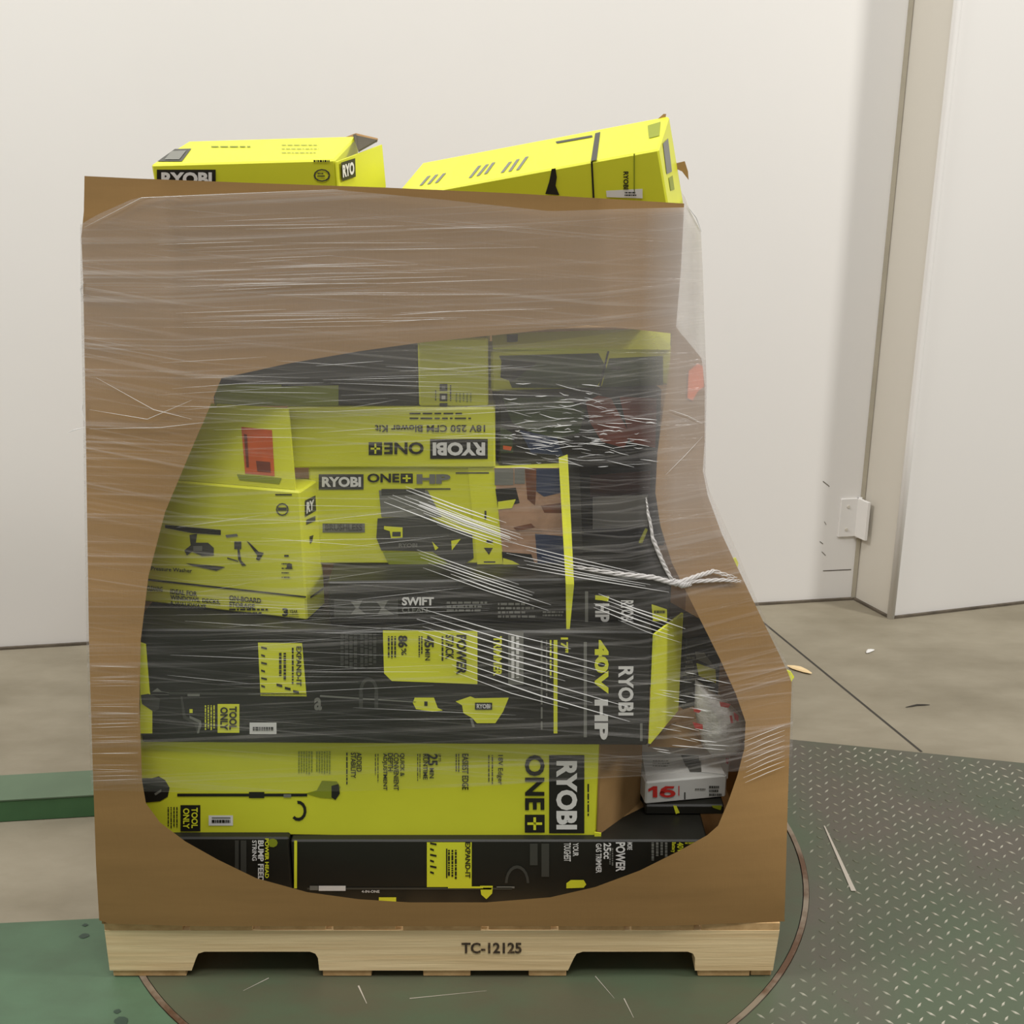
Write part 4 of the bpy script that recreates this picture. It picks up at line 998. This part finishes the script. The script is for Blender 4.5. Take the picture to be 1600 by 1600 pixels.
sw = tag(empty('stretch_film', Vector((-.12, .5, .40))), 'clear stretch film wound in bands around the cardboard box and its cartons', 'film')
topc = [(127, 356), (160, 336), (221, 309), (360, 302), (528, 296), (700, 312), (860, 330), (985, 326), (1070, 324)]
botc = [(146, 1235), (300, 1238), (560, 1236), (760, 1228), (935, 1216), (1010, 1212), (1080, 1206), (1150, 1206), (1232, 1182)]
def interp(tab, x):
    if x <= tab[0][0]: return tab[0][1]
    for (x0, y0), (x1, y1) in zip(tab, tab[1:]):
        if x <= x1: return lerp(y0, y1, (x-x0)/(x1-x0))
    return tab[-1][1]
leftb = [(300, 125), (440, 126), (600, 129), (800, 132), (1000, 135), (1200, 141), (1300, 145)]
rightb = [(318, 1071), (360, 1095), (420, 1098), (600, 1104), (740, 1102), (775, 1110), (835, 1132), (882, 1155), (966, 1194), (1048, 1235), (1066, 1240), (1300, 1236)]
NS, NT = 60, 70
rows = []
for j in range(NT+1):
    t = j/NT; row = []
    for i in range(NS+1):
        s = i/NS
        xs = lerp(135, 1075, s); yt = interp(topc, xs); xb_ = lerp(146, 1232, s); yb_ = interp(botc, xb_)
        y = lerp(yt, yb_, t)
        x = lerp(interp(leftb, y), interp(rightb, y), s)
        k = mnoise.noise(Vector((x*.006, y*.05, 0)))*.0012
        row.append(B(x, y, -.0045+k))
    zr_ = row[-1]; zl_ = row[0]
    side = []
    for w_ in (.3, .65, 1.0):
        side.append(Vector((lerp(zr_.x, max(.36, min(.452, zr_.x+.02)), w_)+.006, lerp(zr_.y+.01, BY, w_), zr_.z)))
    side.append(Vector((.30, BY+.02, zr_.z))); side.append(Vector((-.15, BY+.02, (zr_.z+zl_.z)/2))); side.append(Vector((-.63, BY+.02, zl_.z)))
    for w_ in (1.0, .65, .3):
        side.append(Vector((lerp(zl_.x, -.66, w_)-.008, lerp(zl_.y+.01, BY, w_), zl_.z)))
    rows.append(row+side)
nc = len(rows[0])
V_ = [p for r in rows for p in r]; F_ = []
for j in range(NT):
    for i in range(nc):
        F_.append([j*nc+i, j*nc+(i+1) % nc, (j+1)*nc+(i+1) % nc, (j+1)*nc+i])
link('film_sheet', V_, F_, 'stretch_film', sw, smooth=True)
def crease(pts, r, m='film_crease_glint', nm='film_crease_glint', n=5, seg=6):
    P_ = []
    for (a, b) in zip(pts, pts[1:]):
        for k in range(seg): P_.append(B(lerp(a[0], b[0], k/seg), lerp(a[1], b[1], k/seg), -.0065))
    P_.append(B(pts[-1][0], pts[-1][1], -.0065))
    return tube(P_, r, n)
# bundles of taut diagonal creases, lamp reflections put into their white colour
bundle = []
def fan(x0, y0, slope, n, gap, xs, xe, sag=4, rmin=.0005, rmax=.0013, spread=0.0):
    for i in range(n):
        xa = random.uniform(*xs); xb = random.uniform(*xe); sl = slope+spread*i
        f_ = lambda x: y0+i*gap+(x-x0)*sl
        xm = (xa+xb)/2; bundle.append(crease([(xa, f_(xa)), (xm, f_(xm)+sag*random.random()), (xb, f_(xb))], random.uniform(rmin, rmax)))
fan(650, 766, .36, 9, 5.2, (600, 690), (770, 830), 4)
fan(650, 783, .38, 3, 3.0, (635, 660), (785, 800), 3, .0014, .0022)
fan(690, 872, .34, 6, 5.0, (650, 720), (780, 870), 4)
fan(640, 946, .27, 10, 9.0, (622, 720), (850, 1000), 5, spread=.006)
fan(800, 848, .24, 7, 6.0, (780, 850), (960, 1060), 5, spread=-.012)
fan(925, 924, .36, 6, 6.0, (920, 970), (1010, 1075), 3)
v, f = merge(bundle); tag(link('film_crease_glint', v, f, 'film_crease_glint', sw), kind='stuff')
# short lamp glints at upper right, put in as white film strands
bundle = []
for i in range(150):
    x = random.gauss(885, 75); y = random.gauss(672, 34)
    if not 775 < x < 1010 or not 560 < y < 735: continue
    l_ = random.uniform(6, 46); sl = random.gauss(.06, .13)
    if x+l_ > 1030: continue
    bundle.append(crease([(x, y), (x+l_*.5, y+l_*sl*.5+random.uniform(-2, 2)), (x+l_, y+l_*sl)], random.uniform(.0002, .0007), seg=2))
for i in range(28):
    x = random.uniform(1020, 1110); y = random.uniform(1035, 1175); l_ = random.uniform(15, 50)
    bundle.append(crease([(x, y), (x+l_, y+l_*random.uniform(.0, .25))], random.uniform(.0004, .0009), seg=3))
for i in range(9):
    y = 1135+i*8; bundle.append(crease([(1165+random.uniform(-4, 6), y+24), (1200, y+8), (1226, y-2)], .0005, seg=3))
v, f = merge(bundle); tag(link('film_crease_glint', v, f, 'film_crease_glint', sw), kind='stuff')
# fine straight pulls across cardboard, left and top
bundle = []
for i in range(26):
    y = random.uniform(985, 1232); bundle.append(crease([(142, y), (216, y+random.uniform(-3, 3))], random.uniform(.00012, .00030), seg=3))
for i in range(46):
    x = random.uniform(225, 640); y = random.uniform(345, 520); bundle.append(crease([(x, y), (x+random.uniform(90, 300), y-random.uniform(-1, 9))], random.uniform(.00012, .00030), seg=4))
for i in range(40):
    x = random.uniform(240, 700); y = random.uniform(560, 700); bundle.append(crease([(x, y), (x+random.uniform(80, 240), y+random.uniform(-14, 10))], random.uniform(.00012, .00030), seg=4))
for i in range(44):
    x = random.uniform(240, 560); y = random.uniform(770, 1140); bundle.append(crease([(x, y), (x+random.uniform(100, 320), y+random.uniform(-22, 18))], random.uniform(.00012, .00030), seg=4))
for (p, q, s) in (((132, 355), (221, 309), (528, 296)), ((140, 670), (250, 668), (320, 660)), ((140, 640), (230, 655), (300, 625)), ((150, 590), (240, 640), (300, 655)), ((1040, 742), (1070, 712), (1098, 682)), ((1045, 640), (1075, 650), (1098, 662))):
    bundle.append(crease([p, q, s], .0004, seg=5))
v, f = merge(bundle); tag(link('film_pull', v, f, 'film_crease_glint', sw), kind='stuff')
# gathered ropes of film at the right
def rope(pts, r, nm='film_rope'):
    P_ = []
    for (a, b) in zip(pts, pts[1:]):
        for k in range(8): P_.append(B(lerp(a[0], b[0], k/8), lerp(a[1], b[1], k/8), -.008))
    P_.append(B(pts[-1][0], pts[-1][1], -.008))
    g = []
    for q in range(3):
        g.append(tube([p+Vector((0, -.002*math.cos(i*.9+q*2.1), r*.9*math.sin(i*.9+q*2.1)))+Vector((mnoise.noise(p*60)*.0015, 0, 0)) for i, p in enumerate(P_)], r*.75, 6))
    v, f = merge(g); return link(nm, v, f, 'film_rope', sw, smooth=True)
rope([(1010, 780), (1012, 800), (1020, 840), (1034, 876), (1050, 906), (1060, 912)], .0034)
rope([(890, 884), (960, 896), (1020, 902), (1056, 912), (1090, 900), (1115, 892), (1152, 904)], .0032)
rope([(1056, 912), (1090, 908), (1130, 906), (1158, 908)], .0024)
rope([(1050, 906), (1066, 914), (1080, 912)], .0040)
# loose wisps off the left corner
bundle = []
for (a, b, c_) in (((131, 440), (126, 452), (128, 470)), ((132, 668), (116, 672), (106, 676)), ((133, 660), (128, 640), (132, 620)), ((1074, 322), (1088, 340), (1096, 362))):
    bundle.append(tube([B(*a, -.006), B(*b, -.006), B(*c_, -.006)], .0014, 5))
v, f = merge(bundle); link('film_wisp', v, f, 'film_crease_glint', sw)
